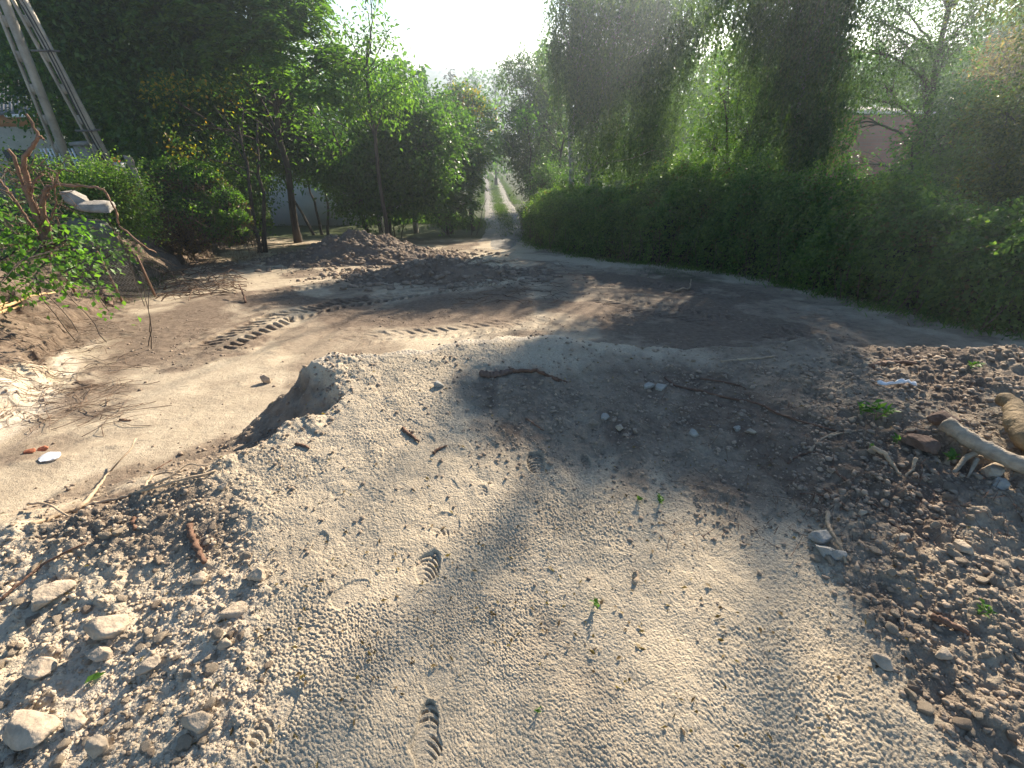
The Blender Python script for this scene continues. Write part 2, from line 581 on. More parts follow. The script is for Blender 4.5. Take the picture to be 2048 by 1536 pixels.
M['leaf_birch'] = leaf_mat('leaf_birch', [(0.1, (0.045, 0.078, 0.040)), (0.6, (0.078, 0.125, 0.050)), (1.0, (0.13, 0.175, 0.055))], trans=0.4)
M['leaf_hedge'] = leaf_mat('leaf_hedge', [(0.06, (0.16, 0.12, 0.05)), (0.12, (0.06, 0.12, 0.03)), (0.5, (0.115, 0.185, 0.055)), (1.0, (0.20, 0.27, 0.075))], trans=0.5, cscale=1.4)
M['leaf_conifer'] = leaf_mat('leaf_conifer', [(0.1, (0.035, 0.035, 0.022)), (1.0, (0.075, 0.060, 0.035))], trans=0.1)
M['leaf_dry'] = leaf_mat('leaf_dry', [(0.1, (0.08, 0.05, 0.03)), (0.6, (0.19, 0.12, 0.06)), (1.0, (0.34, 0.24, 0.12))], trans=0.45)
M['leaf_sapling'] = leaf_mat('leaf_sapling', [(0.1, (0.06, 0.13, 0.025)), (0.6, (0.11, 0.22, 0.04)), (1.0, (0.17, 0.26, 0.06))], trans=0.45)
M['grass'] = leaf_mat('grass', [(0.1, (0.035, 0.07, 0.018)), (0.6, (0.07, 0.115, 0.028)), (1.0, (0.15, 0.15, 0.05))], trans=0.35)
M['bark'] = plain('bark', (0.075, 0.060, 0.048), 0.9, 0.4, 6, 0.8, 40, stretch=(1, 1, 0.3))
M['bark_birch'] = plain('bark_birch', (0.30, 0.28, 0.26), 0.85, 0.55, 5, 0.5, 30, stretch=(1, 1, 1.8))
M['twig'] = plain('twig', (0.16, 0.105, 0.070), 0.85, 0.35, 12)
M['dead_wood'] = plain('dead_wood', (0.20, 0.120, 0.080), 0.85, 0.4, 9, 0.6, 60)
M['pale_stick'] = plain('pale_stick', (0.40, 0.30, 0.20), 0.8, 0.3, 14, 0.5, 80)
M['brown_stick'] = plain('brown_stick', (0.15, 0.085, 0.055), 0.85, 0.45, 16, 0.6, 80)
M['straw'] = plain('straw', (0.50, 0.34, 0.17), 0.7, 0.25, 10)
M['log'] = plain('log', (0.33, 0.275, 0.205), 0.9, 0.5, 11, 1.0, 35, stretch=(0.5, 1.6, 1.6))
M['mossy_log'] = plain('mossy_log', (0.22, 0.16, 0.09), 0.9, 0.6, 9, 1.0, 45)
M['rotten'] = plain('rotten', (0.15, 0.10, 0.075), 0.95, 0.5, 14, 1.0, 50)
M['concrete'] = plain('concrete', (0.30, 0.275, 0.235), 0.9, 0.4, 6, 0.9, 40)
M['old_concrete'] = plain('old_concrete', (0.15, 0.15, 0.12), 0.95, 0.45, 4, 0.8, 40)
M['pole_concrete'] = plain('pole_concrete', (0.37, 0.34, 0.29), 0.9, 0.4, 2.5, 0.6, 40)
M['stone'] = plain('stone', (0.42, 0.34, 0.25), 0.95, 0.35, 14, 1.0, 45)
M['stone_grey'] = plain('stone_grey', (0.34, 0.32, 0.28), 0.95, 0.25, 12, 0.8, 60)
M['brick'] = plain('brick', (0.42, 0.15, 0.08), 0.9, 0.3, 12, 0.5, 60)
M['render_white'] = plain('render_white', (0.62, 0.63, 0.66), 0.9, 0.08, 2, 0.1, 60)
M['orange_wall'] = plain('orange_wall', (0.55, 0.26, 0.13), 0.9, 0.12, 3)
M['grey_wall'] = plain('grey_wall', (0.50, 0.45, 0.37), 0.9, 0.15, 3)
M['white_paint'] = plain('white_paint', (0.75, 0.76, 0.76), 0.6, 0.06, 4)
M['plastic'] = plain('plastic', (0.72, 0.74, 0.76), 0.4, 0.12, 20)
M['wire'] = plain('wire', (0.16, 0.15, 0.14), 0.6, 0.3, 20, metal=0.6)
M['dark_cable'] = plain('dark_cable', (0.03, 0.03, 0.03), 0.6, 0.1, 5)
M['pot'] = plain('pot', (0.6, 0.58, 0.55), 0.7, 0.1, 5)
M['petal'] = plain('petal', (0.75, 0.22, 0.04), 0.7, 0.3, 30)


def corrugated():
    m, nt, N, L, b = new_mat('corrugated_roof')
    b.inputs['Roughness'].default_value = 0.9
    tc = N.new('ShaderNodeTexCoord')
    nz = N.new('ShaderNodeTexNoise')
    nz.inputs['Scale'].default_value = 1.5
    nz.inputs['Detail'].default_value = 8
    L.new(tc.outputs['Object'], nz.inputs['Vector'])
    cr = N.new('ShaderNodeValToRGB')
    cr.color_ramp.elements[0].position, cr.color_ramp.elements[0].color = 0.35, (0.12, 0.12, 0.115, 1)
    cr.color_ramp.elements[1].position, cr.color_ramp.elements[1].color = 0.7, (0.24, 0.235, 0.225, 1)
    L.new(nz.outputs['Fac'], cr.inputs[0])
    L.new(cr.outputs[0], b.inputs['Base Color'])
    return m


M['roof'] = corrugated()


def brick_mat():
    m, nt, N, L, b = new_mat('brick_wall')
    b.inputs['Roughness'].default_value = 0.9
    tc = N.new('ShaderNodeTexCoord')
    mp = N.new('ShaderNodeMapping')
    mp.inputs['Rotation'].default_value = (math.radians(90), 0, 0)
    L.new(tc.outputs['Object'], mp.inputs['Vector'])
    br = N.new('ShaderNodeTexBrick')
    br.inputs['Scale'].default_value = 1
    br.inputs['Color1'].default_value = (0.34, 0.10, 0.08, 1)
    br.inputs['Color2'].default_value = (0.27, 0.085, 0.07, 1)
    br.inputs['Mortar'].default_value = (0.22, 0.12, 0.10, 1)
    br.inputs['Mortar Size'].default_value = 0.012
    br.inputs['Brick Width'].default_value = 0.5
    br.inputs['Row Height'].default_value = 0.16
    L.new(mp.outputs[0], br.inputs['Vector'])
    L.new(br.outputs[0], b.inputs['Base Color'])
    return m


M['brick_wall'] = brick_mat()


def soil_mat(name, use_attr=True, base=None, darker=None):
    """sandy clay; attributes give dark topsoil with some painted tree shade, pale clay and the green of low growth"""
    m, nt, N, L, b = new_mat(name)
    b.inputs['Roughness'].default_value = 0.95
    b.inputs['Specular IOR Level'].default_value = 0.15
    tc = N.new('ShaderNodeTexCoord')

    def nz(scale, det=6, ro=0.6):
        n = N.new('ShaderNodeTexNoise')
        n.inputs['Scale'].default_value = scale
        n.inputs['Detail'].default_value = det
        n.inputs['Roughness'].default_value = ro
        L.new(tc.outputs['Object'], n.inputs['Vector'])
        return n.outputs['Fac']

    def ramp(src, p0, c0, p1, c1):
        r = N.new('ShaderNodeValToRGB')
        r.color_ramp.elements[0].position, r.color_ramp.elements[0].color = p0, list(c0) + [1]
        r.color_ramp.elements[1].position, r.color_ramp.elements[1].color = p1, list(c1) + [1]
        L.new(src, r.inputs[0])
        return r.outputs[0]

    def mix(fac, a, c):
        x = N.new('ShaderNodeMixRGB')
        L.new(fac, x.inputs[0])
        L.new(a, x.inputs[1])
        L.new(c, x.inputs[2])
        return x.outputs[0]

    def attr(n):
        a = N.new('ShaderNodeAttribute')
        a.attribute_name = n
        return a.outputs['Fac']

    def soft(a, n, gain=0.5):
        # attribute broken up by noise
        x = N.new('ShaderNodeMath')
        x.operation = 'MULTIPLY_ADD'
        L.new(n, x.inputs[0])
        x.inputs[1].default_value = gain
        L.new(a, x.inputs[2])
        y = N.new('ShaderNodeMapRange')
        y.inputs[1].default_value = 0.5 * gain + 0.18
        y.inputs[2].default_value = 0.5 * gain + 0.72
        L.new(x.outputs[0], y.inputs[0])
        return y.outputs[0]

    sand = ramp(nz(1.3, 8, 0.65), 0.3, (0.40, 0.325, 0.225), 0.7, (0.57, 0.48, 0.35))
    fine = ramp(nz(90, 4, 0.6), 0.30, (0.33, 0.265, 0.185), 0.68, (0.60, 0.51, 0.38))
    half = N.new('ShaderNodeMixRGB')
    half.inputs[0].default_value = 0.45
    L.new(sand, half.inputs[1])
    L.new(fine, half.inputs[2])
    col = half.outputs[0]
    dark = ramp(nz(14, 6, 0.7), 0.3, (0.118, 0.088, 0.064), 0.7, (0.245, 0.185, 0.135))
    pale = ramp(nz(5, 5), 0.3, (0.52, 0.44, 0.33), 0.7, (0.66, 0.57, 0.45))
    green = ramp(nz(9, 6, 0.7), 0.35, (0.035, 0.045, 0.018), 0.7, (0.075, 0.095, 0.03))
    if use_attr:
        n = nz(3.2, 8, 0.7)
        col = mix(soft(attr('pale'), nz(2.2, 6), 0.7), col, pale)
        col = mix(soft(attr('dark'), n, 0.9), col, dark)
        col = mix(soft(attr('green'), n, 0.6), col, green)
    else:
        k = N.new('ShaderNodeValToRGB')
        k.color_ramp.elements[0].position, k.color_ramp.elements[1].position = 0.42, 0.62
        L.new(nz(1.6, 8, 0.7), k.inputs[0])
        m2 = N.new('ShaderNodeMixRGB')
        L.new(k.outputs[0], m2.inputs[0])
        L.new(dark, m2.inputs[1])
        m2.inputs[2].default_value = base or (0.24, 0.18, 0.13, 1)
        col = m2.outputs[0]
    L.new(col, b.inputs['Base Color'])
    bp = N.new('ShaderNodeBump')
    bp.inputs['Strength'].default_value = 0.55
    bp.inputs['Distance'].default_value = 0.006
    L.new(nz(140, 5, 0.7), bp.inputs['Height'])
    bp2 = N.new('ShaderNodeBump')
    bp2.inputs['Strength'].default_value = 0.5
    bp2.inputs['Distance'].default_value = 0.03
    L.new(nz(22, 6, 0.65), bp2.inputs['Height'])
    L.new(bp.outputs[0], bp2.inputs['Normal'])
    vo = N.new('ShaderNodeTexVoronoi')
    vo.inputs['Scale'].default_value = 150
    wp = N.new('ShaderNodeMixRGB')
    wp.blend_type = 'ADD'
    wp.inputs[0].default_value = 0.012
    nw = N.new('ShaderNodeTexNoise')
    nw.inputs['Scale'].default_value = 30
    L.new(tc.outputs['Object'], nw.inputs['Vector'])
    L.new(tc.outputs['Object'], wp.inputs[1])
    L.new(nw.outputs['Color'], wp.inputs[2])
    L.new(wp.outputs[0], vo.inputs['Vector'])
    bp3 = N.new('ShaderNodeBump')
    bp3.invert = True
    bp3.inputs['Strength'].default_value = 0.5
    bp3.inputs['Distance'].default_value = 0.004
    L.new(vo.outputs['Distance'], bp3.inputs['Height'])
    L.new(bp2.outputs[0], bp3.inputs['Normal'])
    L.new(bp3.outputs[0], b.inputs['Normal'])
    return m


M['soil'] = soil_mat('soil')
M['soil_dark'] = soil_mat('soil_dark', False, (0.19, 0.155, 0.125, 1))
M['soil_pile'] = soil_mat('soil_pile', False, (0.26, 0.20, 0.145, 1))
M['road'] = plain('road', (0.24, 0.22, 0.19), 0.95, 0.25, 2.5, 0.5, 20)
M['clod'] = plain('clod', (0.43, 0.345, 0.25), 0.95, 0.3, 10, 0.8, 70)
M['clod_dark'] = plain('clod_dark', (0.31, 0.24, 0.175), 0.95, 0.35, 10, 0.8, 70)
#@@SETTING

# ---------------------------------------------------------------- ground, one sheet to the horizon
fine_a = np.radians(np.arange(-80, 80.001, 0.125))
side_a = np.radians(np.concatenate([np.arange(84, 277, 6.0)]))
ang = np.concatenate([fine_a, side_a])
rad = np.concatenate([[0.12, 0.2, 0.28], np.geomspace(0.34, 14, 1250), np.geomspace(14.1, 60, 170), np.geomspace(62, 1500, 60)])
A_, R_ = np.meshgrid(ang, rad)
GX, GY = R_ * np.sin(A_), R_ * np.cos(A_)
GZ, gi = height(GX, GY, True)


def px_mask(poly, soft=25.0):
    """a region of the ground named by its outline as seen, turned into ground positions"""
    W = [tuple(ground_at(u, v)[:2]) for u, v in poly]
    d = sdf(GX, GY, W)
    return sm(soft, -soft, d)


HEDGE_FOOT = [(1052, 468), (1085, 492), (1150, 508), (1250, 522), (1400, 538), (1550, 562), (1700, 600), (1880, 636), (2048, 668)]
hf = [gpx(u, v) for u, v in HEDGE_FOOT]
HF = [(p[0], p[1]) for p in hf] + [(10.5, 5.0), (14.5, 3.6)]
dh, _, sh = line_dist(GX, GY, HF)
behind_hedge = sm(0, 0.5, np.where(sh > 0, dh, -dh))
dark = 0.50 * gi['lr'] + 0.62 * gi['lm'] * (1 - gi['lr']) + 0.85 * gi['bank'] + 0.35 * gi['lump'] * (1 - gi['flat'])  # the rough middle zone mixes dark soil with painted tree shade
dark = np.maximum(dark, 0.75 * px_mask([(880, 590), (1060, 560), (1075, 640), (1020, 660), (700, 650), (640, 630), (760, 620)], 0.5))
dark = np.maximum(dark, 0.60 * px_mask([(1050, 560), (1060, 520), (1400, 552), (1700, 615), (2048, 690), (2600, 790), (2048, 728), (1650, 718), (1250, 688), (1070, 655)], 1.3))  # dark soil, with the shade over the clearing put into its tone
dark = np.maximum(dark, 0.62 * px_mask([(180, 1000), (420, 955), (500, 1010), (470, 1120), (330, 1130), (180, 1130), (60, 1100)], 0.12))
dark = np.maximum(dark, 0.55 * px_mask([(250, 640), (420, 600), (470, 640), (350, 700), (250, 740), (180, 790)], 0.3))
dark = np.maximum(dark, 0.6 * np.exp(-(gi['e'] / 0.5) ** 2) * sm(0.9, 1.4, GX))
# shallow brown dirt streaks tramped into the sandy crust
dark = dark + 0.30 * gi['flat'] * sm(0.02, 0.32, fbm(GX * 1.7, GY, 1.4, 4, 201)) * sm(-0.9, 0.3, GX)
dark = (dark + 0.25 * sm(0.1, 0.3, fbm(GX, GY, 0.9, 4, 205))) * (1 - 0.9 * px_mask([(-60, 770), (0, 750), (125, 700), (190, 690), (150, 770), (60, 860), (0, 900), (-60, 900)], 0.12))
pale = 1.0 * px_mask([(-60, 780), (0, 760), (105, 765), (125, 800), (60, 850), (0, 885), (-60, 900)], 0.10) + 0.9 * px_mask([(105, 725), (125, 702), (165, 725), (150, 755), (110, 752)], 0.08) + 0.6 * px_mask([(20, 900), (130, 790), (190, 740), (170, 775), (100, 850)], 0.05) + 0.6 * px_mask([(125, 690), (180, 660), (205, 690), (150, 700)], 0.08)
pale = pale + 0.35 * gi['ll'] * (1 - dark) + 0.55 * np.exp(-((gi['e'] + 0.02) / 0.06) ** 2) * sm(2.3, 2.6, GY) * sm(0.7, 0.2, GX)
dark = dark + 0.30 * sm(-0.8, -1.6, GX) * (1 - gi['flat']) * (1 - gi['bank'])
green = 0.95 * sm(0.9, 1.6, gi['s'] / 1.5) * sm(3.5, 5.0, GY) + behind_hedge * sm(0, 2, GY)
green = np.maximum(green, 0.9 * sm(18.5, 23, GY))
green = np.maximum(green, 0.9 * px_mask([(500, 455), (560, 455), (640, 452), (760, 448), (900, 462), (965, 455), (985, 420), (900, 380), (500, 360)], 0.8))
green = np.maximum(green, 0.35 * px_mask([(1270, 530), (1380, 545), (1480, 570), (1330, 566)], 0.5))
nr, na = A_.shape
ii = np.arange(nr - 1)[:, None]
jj = np.arange(na)[None, :]
q4 = np.stack([(ii * na + jj), (ii * na + (jj + 1) % na), ((ii + 1) * na + (jj + 1) % na), ((ii + 1) * na + jj)], -1).reshape(-1, 4)[:, ::-1]
V = np.stack([GX, GY, GZ], -1).reshape(-1, 3)
c0 = np.array([[0, 0, h1(0, 0)]])
j = np.arange(na)
f3 = np.stack([np.full(na, nr * na), (j + 1) % na, j], 1)
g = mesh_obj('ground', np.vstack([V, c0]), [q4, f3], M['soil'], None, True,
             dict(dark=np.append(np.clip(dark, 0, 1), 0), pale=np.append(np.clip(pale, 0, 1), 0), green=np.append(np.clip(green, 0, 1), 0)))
tag(g, kind='structure')
del A_, R_, GX, GY, GZ, V, q4, dark, pale, green, dh, sh, behind_hedge

rng = np.random.default_rng(5)


# far wooded hill across the valley
def make_hill():
    a = np.radians(np.linspace(-70, 80, 700))
    prof = np.linspace(0, 1, 60)
    AA, PP = np.meshgrid(a, prof)
    R0 = 250 + 130 * PP
    top = 3.2 + 1.0 * np.sin(AA * 3.1 + 0.4) + 9 * sm(0.35, 0.9, AA) + 5 * sm(-0.2, -0.7, AA)
    Z = -17 + (top + 17) * np.sin(PP * math.pi / 2) ** 0.8
    X, Y = R0 * np.sin(AA), R0 * np.cos(AA)
    c, v = cells(X, Y, 0.17, 5)
    c2, v2 = cells(X, Y, 0.3, 8)
    Z = Z + c * (0.8 + 1.6 * v) + 0.8 * c2 * v2 + 1.2 * fbm(X, Y, 0.5, 3, 9)
    n = len(a)
    i = np.arange(59)[:, None]
    j = np.arange(n - 1)[None, :]
    f = np.stack([i * n + j, i * n + j + 1, (i + 1) * n + j + 1, (i + 1) * n + j], -1).reshape(-1, 4)
    o = mesh_obj('hill', np.stack([X, Y, Z], -1).reshape(-1, 3), [f], M['hillwood'])
    tag(o, kind='structure')


M['hillwood'] = plain('hillwood', (0.045, 0.075, 0.03), 0.95, 0.5, 0.12)
make_hill()

# rutted dirt road running down the valley
ROAD_PX = [(975, 520), (1003, 494), (1019, 470), (1018, 455), (1009, 440), (1001, 420), (994, 400), (990, 382), (987, 368), (984, 362)]
rp = np.array([ground_at(u, v) for u, v in ROAD_PX])
rp = np.vstack([rp, rp[-1] + (rp[-1] - rp[-2]) / np.linalg.norm((rp[-1] - rp[-2])[:2]) * 12])


def smooth_path(P, n):
    P = np.asarray(P, float)
    d = np.concatenate([[0], np.cumsum(np.linalg.norm(np.diff(P, axis=0), axis=1))])
    t = np.linspace(0, d[-1], n)
    # Catmull-Rom through the points
    out = []
    for tt in t:
        i = min(max(np.searchsorted(d, tt) - 1, 0), len(P) - 2)
        u = (tt - d[i]) / (d[i + 1] - d[i] + 1e-9)
        p1, p2 = P[i], P[i + 1]
        p0 = P[i - 1] if i > 0 else 2 * p1 - p2
        p3 = P[i + 2] if i + 2 < len(P) else 2 * p2 - p1
        out.append(0.5 * (2 * p1 + (p2 - p0) * u + (2 * p0 - 5 * p1 + 4 * p2 - p3) * u * u + (3 * p1 - p0 - 3 * p2 + p3) * u ** 3))
    return np.array(out)


RP = smooth_path(rp[:, :2], 240)
TT = np.gradient(RP, axis=0)
TT /= np.linalg.norm(TT, axis=1)[:, None]
NN = np.stack([TT[:, 1], -TT[:, 0]], 1)
WA = np.linspace(-1, 1, 25)


def ribbon(name, off, hw, lift, mat, prof=None, **kw):
    c = RP + NN * off
    w = hw * (1 + 0.12 * np.array([noise(np.array([i * 0.31]), np.array([off]), 1, 3)[0] for i in range(len(RP))]))
    X = c[:, None, 0] + NN[:, None, 0] * WA[None, :] * w[:, None]
    Y = c[:, None, 1] + NN[:, None, 1] * WA[None, :] * w[:, None]
    fade = np.clip(np.arange(len(RP)) / 26.0, 0, 1)[:, None]
    Z = height(X, Y) - 0.05 * (1 - fade) + lift * fade * (1 - np.abs(WA[None, :]) ** 4 * 1.5)
    if prof is not None:
        Z = Z + prof(WA)[None, :]
    n = len(WA)
    i = np.arange(len(RP) - 1)[:, None]
    j = np.arange(n - 1)[None, :]
    f = np.stack([i * n + j, i * n + j + 1, (i + 1) * n + j + 1, (i + 1) * n + j], -1).reshape(-1, 4)
    o = mesh_obj(name, np.stack([X, Y, Z], -1).reshape(-1, 3), [f[:, ::-1]], mat)
    tag(o, kind='structure')
    return o


ribbon('dirt_road', 0, 1.45, 0.10, M['road'], lambda w: -0.05 * np.exp(-((np.abs(w) - 0.52) / 0.16) ** 2))

# ---------------------------------------------------------------- leaves, twigs, trees


def unit(a):
    return a / (np.linalg.norm(a, axis=-1, keepdims=True) + 1e-9)


def leaf_arrays(P, D, Nm, L, W, fold=0.12):
    D = unit(D)
    S = unit(np.cross(D, Nm))
    Nn = np.cross(S, D)
    L = (L * np.ones(len(P)))[:, None]
    W = (W * np.ones(len(P)))[:, None]
    a = P
    b = P + D * L * 0.42 + S * W * 0.5 + Nn * L * fold
    c = P + D * L - Nn * L * fold * 0.6
    d = P + D * L * 0.42 - S * W * 0.5 + Nn * L * fold
    V = np.stack([a, b, c, d], 1).reshape(-1, 3)
    n = len(P)
    k = np.arange(n)[:, None] * 4
    f = np.concatenate([k + np.array([[0, 1, 2]]), k + np.array([[0, 2, 3]])], 0)
    return V, f


# patches of ground the photo shows in full sun: crowns to the sunward side are thin there
LIT = [[(-500, 450), (300, 545), (520, 560), (720, 585), (900, 560), (1055, 575), (1062, 668), (1010, 690), (880, 705), (850, 760), (880, 830), (915, 900), (1040, 930), (1090, 1060), (1330, 1080), (1560, 1120), (1700, 1250), (1850, 1400), (2000, 1800), (-500, 1800)],
       [(1130, 700), (1370, 690), (1330, 720), (1120, 750)],
       [(1000, 505), (1180, 520), (1290, 570), (1090, 552)],
       [(1500, 420), (1160, 425), (1170, 385), (1500, 380)],
       [(1540, 850), (1500, 800), (1640, 800), (1690, 850)],
       [(1860, 1010), (2048, 965), (2600, 940), (2600, 1800), (2050, 1800), (1900, 1400), (1790, 1190)],
       [(1740, 742), (2048, 738), (2600, 735), (2600, 800), (1820, 795)]]
HALF = [[(1640, 720), (2048, 700), (2600, 700), (2600, 1500), (1800, 1500), (1600, 1100), (1590, 880)],
        [(1100, 1040), (1400, 1000), (1640, 1090), (1700, 1300), (1150, 1400)],
        [(500, 700), (2048, 1200), (2048, 1700), (600, 1700)]]


_hx, _hy = np.meshgrid(np.arange(400) / 8 - 20, np.arange(400) / 8 - 8, indexing='ij')
HG = ground_parts(_hx, _hy)[0]


def sun_mask(P):
    """1 where a leaf at P would shade ground that lies in the sun in the photo"""
    s = np.maximum((P[:, 2] - 0.45) / SUN[2], 0)
    for _ in range(16):
        X, Y = P[:, 0] - s * SUN[0], P[:, 1] - s * SUN[1]
        z = HG[np.clip(((X + 20) * 8).astype(int), 0, 399), np.clip(((Y + 8) * 8).astype(int), 0, 399)]
        s = s + np.maximum(P[:, 2] - s * SUN[2] - z, 0) / SUN[2] * 0.55
    u, v = proj(np.stack([X, Y, z], 1))
    ok = Y > -2
    lit = np.zeros(len(P))
    for p in LIT:
        lit = np.maximum(lit, sm(30, -5, sdf(u, v, p)))
    half = np.zeros(len(P))
    for p in HALF:
        half = np.maximum(half, sm(30, -60, sdf(u, v, p)))
    return lit * ok, half * ok


MOUND_C = ptY(365, 410, 14.0)
MOUND_R = 2.2


def over_mound(P):
    d = P - MOUND_C
    a = d @ SUN
    q = np.linalg.norm(d - a[:, None] * SUN, axis=1)
    return sm(MOUND_R, MOUND_R * 0.8, q) * (a > 1.5)


def thin(P, r, keep_lit=0.0, keep_half=0.22, seen=0.62):
    lit, half = sun_mask(P)
    nn = noise(P[:, 0] + P[:, 2] * 0.7, P[:, 1] - P[:, 2] * 0.6, 1.3, 55) + 0.5
    pk = 1 - lit * (1 - keep_lit)
    k2 = np.where(nn < keep_half, 1.0, 0.12)
    pk = np.minimum(pk, 1 - half * (1 - k2) * (1 - lit) - lit * (1 - keep_lit))
    u, v = proj(P)
    pk = np.where((v > -25) & (u < 2100), np.maximum(pk, seen), pk)
    pk = pk * (1 - 0.97 * over_mound(P))
    return r.random(len(P)) < pk


def rand_dir(r, n):
    v = r.normal(size=(n, 3))
    return unit(v)


def curve_pts(a, b, n, sag, r, wob=0.06):
    a, b = np.asarray(a, float), np.asarray(b, float)
    t = np.linspace(0, 1, n)[:, None]
    l = np.linalg.norm(b - a)
    P = a + (b - a) * t + np.array([0, 0, 1]) * sag * l * (t * (1 - t)) * 4
    w = r.normal(size=(n, 3)) * wob * l / n
    w[0] = w[-1] = 0
    return P + np.cumsum(w, 0) * (1 - t) * t * 4


def tree(name, label, cat, blobs, trunk_base, mat, seed, leaf=(0.09, 0.045), per=900, kind='leaf', bark='bark', trunk_r=0.12, group=None,
         fork=0.35, cull=False, twig_r=0.006, stems=1, mix=None, strand=(0.8, 2.4), hollow=0.45):
    """blobs: (u, v, depth, radius px[, vertical stretch]): the masses of the crown, each at its own place and size"""
    r = np.random.default_rng(seed)
    C = np.array([ptY(b[0], b[1], b[2]) for b in blobs])
    RR = np.array([b[3] * b[2] / ray(b[0], b[1])[1] / F for b in blobs])
    ST = np.array([b[4] if len(b) > 4 else 1.0 for b in blobs])
    C[:, :2] += r.normal(size=(len(C), 2)) * 0.25 * RR[:, None] * np.array([[0.3, 1.0]])
    base = np.asarray(trunk_base, float)
    root = empty(name, base)
    tag(root, label, cat, group)
    wood = MB()
    cen = C.mean(0)
    top = C[np.argmax(C[:, 2])]
    h = max(cen[2] + 0.25 * (top[2] - cen[2]) - base[2], 0.6)
    stem_pts = []
    for k in range(stems):
        off = np.array([r.normal() * 0.28, r.normal() * 0.28, 0]) * (stems > 1)
        tgt = np.array([cen[0] * 0.7 + base[0] * 0.3, cen[1] * 0.7 + base[1] * 0.3, base[2] + h]) + off * 3
        P = curve_pts(base + off - [0, 0, 0.25], tgt, 9, 0.0, r, 0.12)
        rr = trunk_r * (1 - 0.62 * np.linspace(0, 1, 9)) / math.sqrt(stems)
        rr[0] *= 1.35
        wood.tube(P, rr, 8, rough=0.06, seed=seed)
        stem_pts.append((P, rr))
    Ps, Ds, twV = [], [], MB()
    lv = []
    for i, c in enumerate(C):
        P, rr = stem_pts[i % stems]
        zz = np.clip((c[2] - RR[i] * 0.5 - base[2]) / h, fork, 0.97)
        k = int(zz * 8)
        a = P[k]
        lb = curve_pts(a, c, 8, 0.06, r, 0.10)
        if mat_len(a, c) > 0.3:
            wood.tube(lb, np.linspace(rr[k] * 0.55, max(0.012, rr[k] * 0.14), 8), 6)
        n = max(3, int(per * (RR[i] ** 2) * ST[i]))
        # twigs out to the shell of the mass
        nt_ = max(6, int(26 * RR[i] ** 1.2 * (1 + 0.6 * ST[i])))
        d = rand_dir(r, nt_)
        rad_ = (hollow + (1 - hollow) * r.random(nt_) ** 0.6) * RR[i] * (0.8 + 0.35 * r.random(nt_))
        q = c + d * rad_[:, None] * np.array([1, 1, 1.0])
        q[:, 2] = c[2] + (q[:, 2] - c[2]) * ST[i]
        tk = np.ones(nt_, bool)
        if cull is not False:
            for f_ in (0.3, 0.65, 1.0):
                tk &= thin(lb[6] * (1 - f_) + q * f_, r, 0.0, 0.6, 0.6)
        for qq, kk in zip(q, tk):
            if not kk:
                continue
            st = lb[r.integers(4, 8)]
            twV.tube(curve_pts(st, qq, 4, 0.05, r, 0.15), np.linspace(twig_r * 2, twig_r * 0.5, 4), 3, cap=False)
        if kind == 'strand':
            m = max(10, int(per * RR[i] ** 2))
            src = q[r.integers(0, nt_, m)] + r.normal(size=(m, 3)) * 0.28 * RR[i] ** 0.5 * np.array([1, 1, 0.6])
            Ls = r.uniform(strand[0], strand[1], m)
            step = 0.075
            cnt = (Ls / step).astype(int)
            idx = np.repeat(np.arange(m), cnt)
            t = np.concatenate([np.arange(x) for x in cnt]) * step
            dr = r.normal(size=(m, 2)) * 0.10
            wob = 0.04 * np.sin(t * 2.5 + idx)
            p = src[idx] + np.stack([dr[idx, 0] * t + wob, dr[idx, 1] * t + wob * 0.7, -t], 1)
            p = p + r.normal(size=p.shape) * 0.02
            dd = np.stack([r.normal(size=len(p)) * 0.7, r.normal(size=len(p)) * 0.7, -0.9 + 0 * t], 1)
            lv.append((p, dd))
            if True:
                sel = r.random(m) < 0.2
                sel &= thin(src, r, 0.0, 0.3, 0.4) & thin(src - np.outer(Ls, [0, 0, 0.8]), r, 0.0, 0.3, 0.4)
                for s_, l_, d_ in zip(src[sel], Ls[sel], dr[sel]):
                    twV.tube(np.array([s_, s_ + [d_[0] * l_ / 2, d_[1] * l_ / 2, -l_ / 2], s_ + [d_[0] * l_, d_[1] * l_, -l_]]), [0.004, 0.003, 0.002], 3, cap=False)
        elif kind == 'frond':
            m = max(8, int(per / 14 * RR[i] ** 2 * ST[i]))
            src = q[r.integers(0, nt_, m)] + r.normal(size=(m, 3)) * 0.10
            out = unit(src - c + r.normal(size=(m, 3)) * 0.5 * RR[i])
            out[:, 2] = out[:, 2] * 0.6 + 0.25
            out = unit(out)
            FL = r.uniform(0.45, 0.85, m)
            K = 11
            t = (np.arange(K) + 1.0) / K
            p = src[:, None, :] + out[:, None, :] * (FL[:, None] * t)[:, :, None] - np.array([0, 0, 1]) * (0.55 * FL[:, None] * t ** 2)[:, :, None]
            sd = unit(np.cross(out, [0, 0, 1.0]))
            for sg in (-1, 1):
                dd = sg * sd[:, None, :] + 0.35 * out[:, None, :] + np.array([0, 0, -0.30]) + 0.1 * r.normal(size=p.shape)
                lv.append((p.reshape(-1, 3), dd.reshape(-1, 3)))
        else:
            src = q[r.integers(0, nt_, n)]
            sp_ = 0.16 + 0.10 * RR[i]
            p = src + r.normal(size=(n, 3)) * sp_ * np.array([1, 1, 0.8])
            dd = unit(p - c) + r.normal(size=(n, 3)) * 0.8 + np.array([0, 0, -0.35])
            lv.append((p, dd))
    P = np.concatenate([a for a, b in lv])
    D = np.concatenate([b for a, b in lv])
    if cull is not False:
        kp = thin(P, r, 0.0 if cull is True else cull)
        P, D = P[kp], D[kp]
    n = len(P)
    Nm = unit(np.array([0, 0, 1.0]) + 0.55 * r.normal(size=(n, 3)))
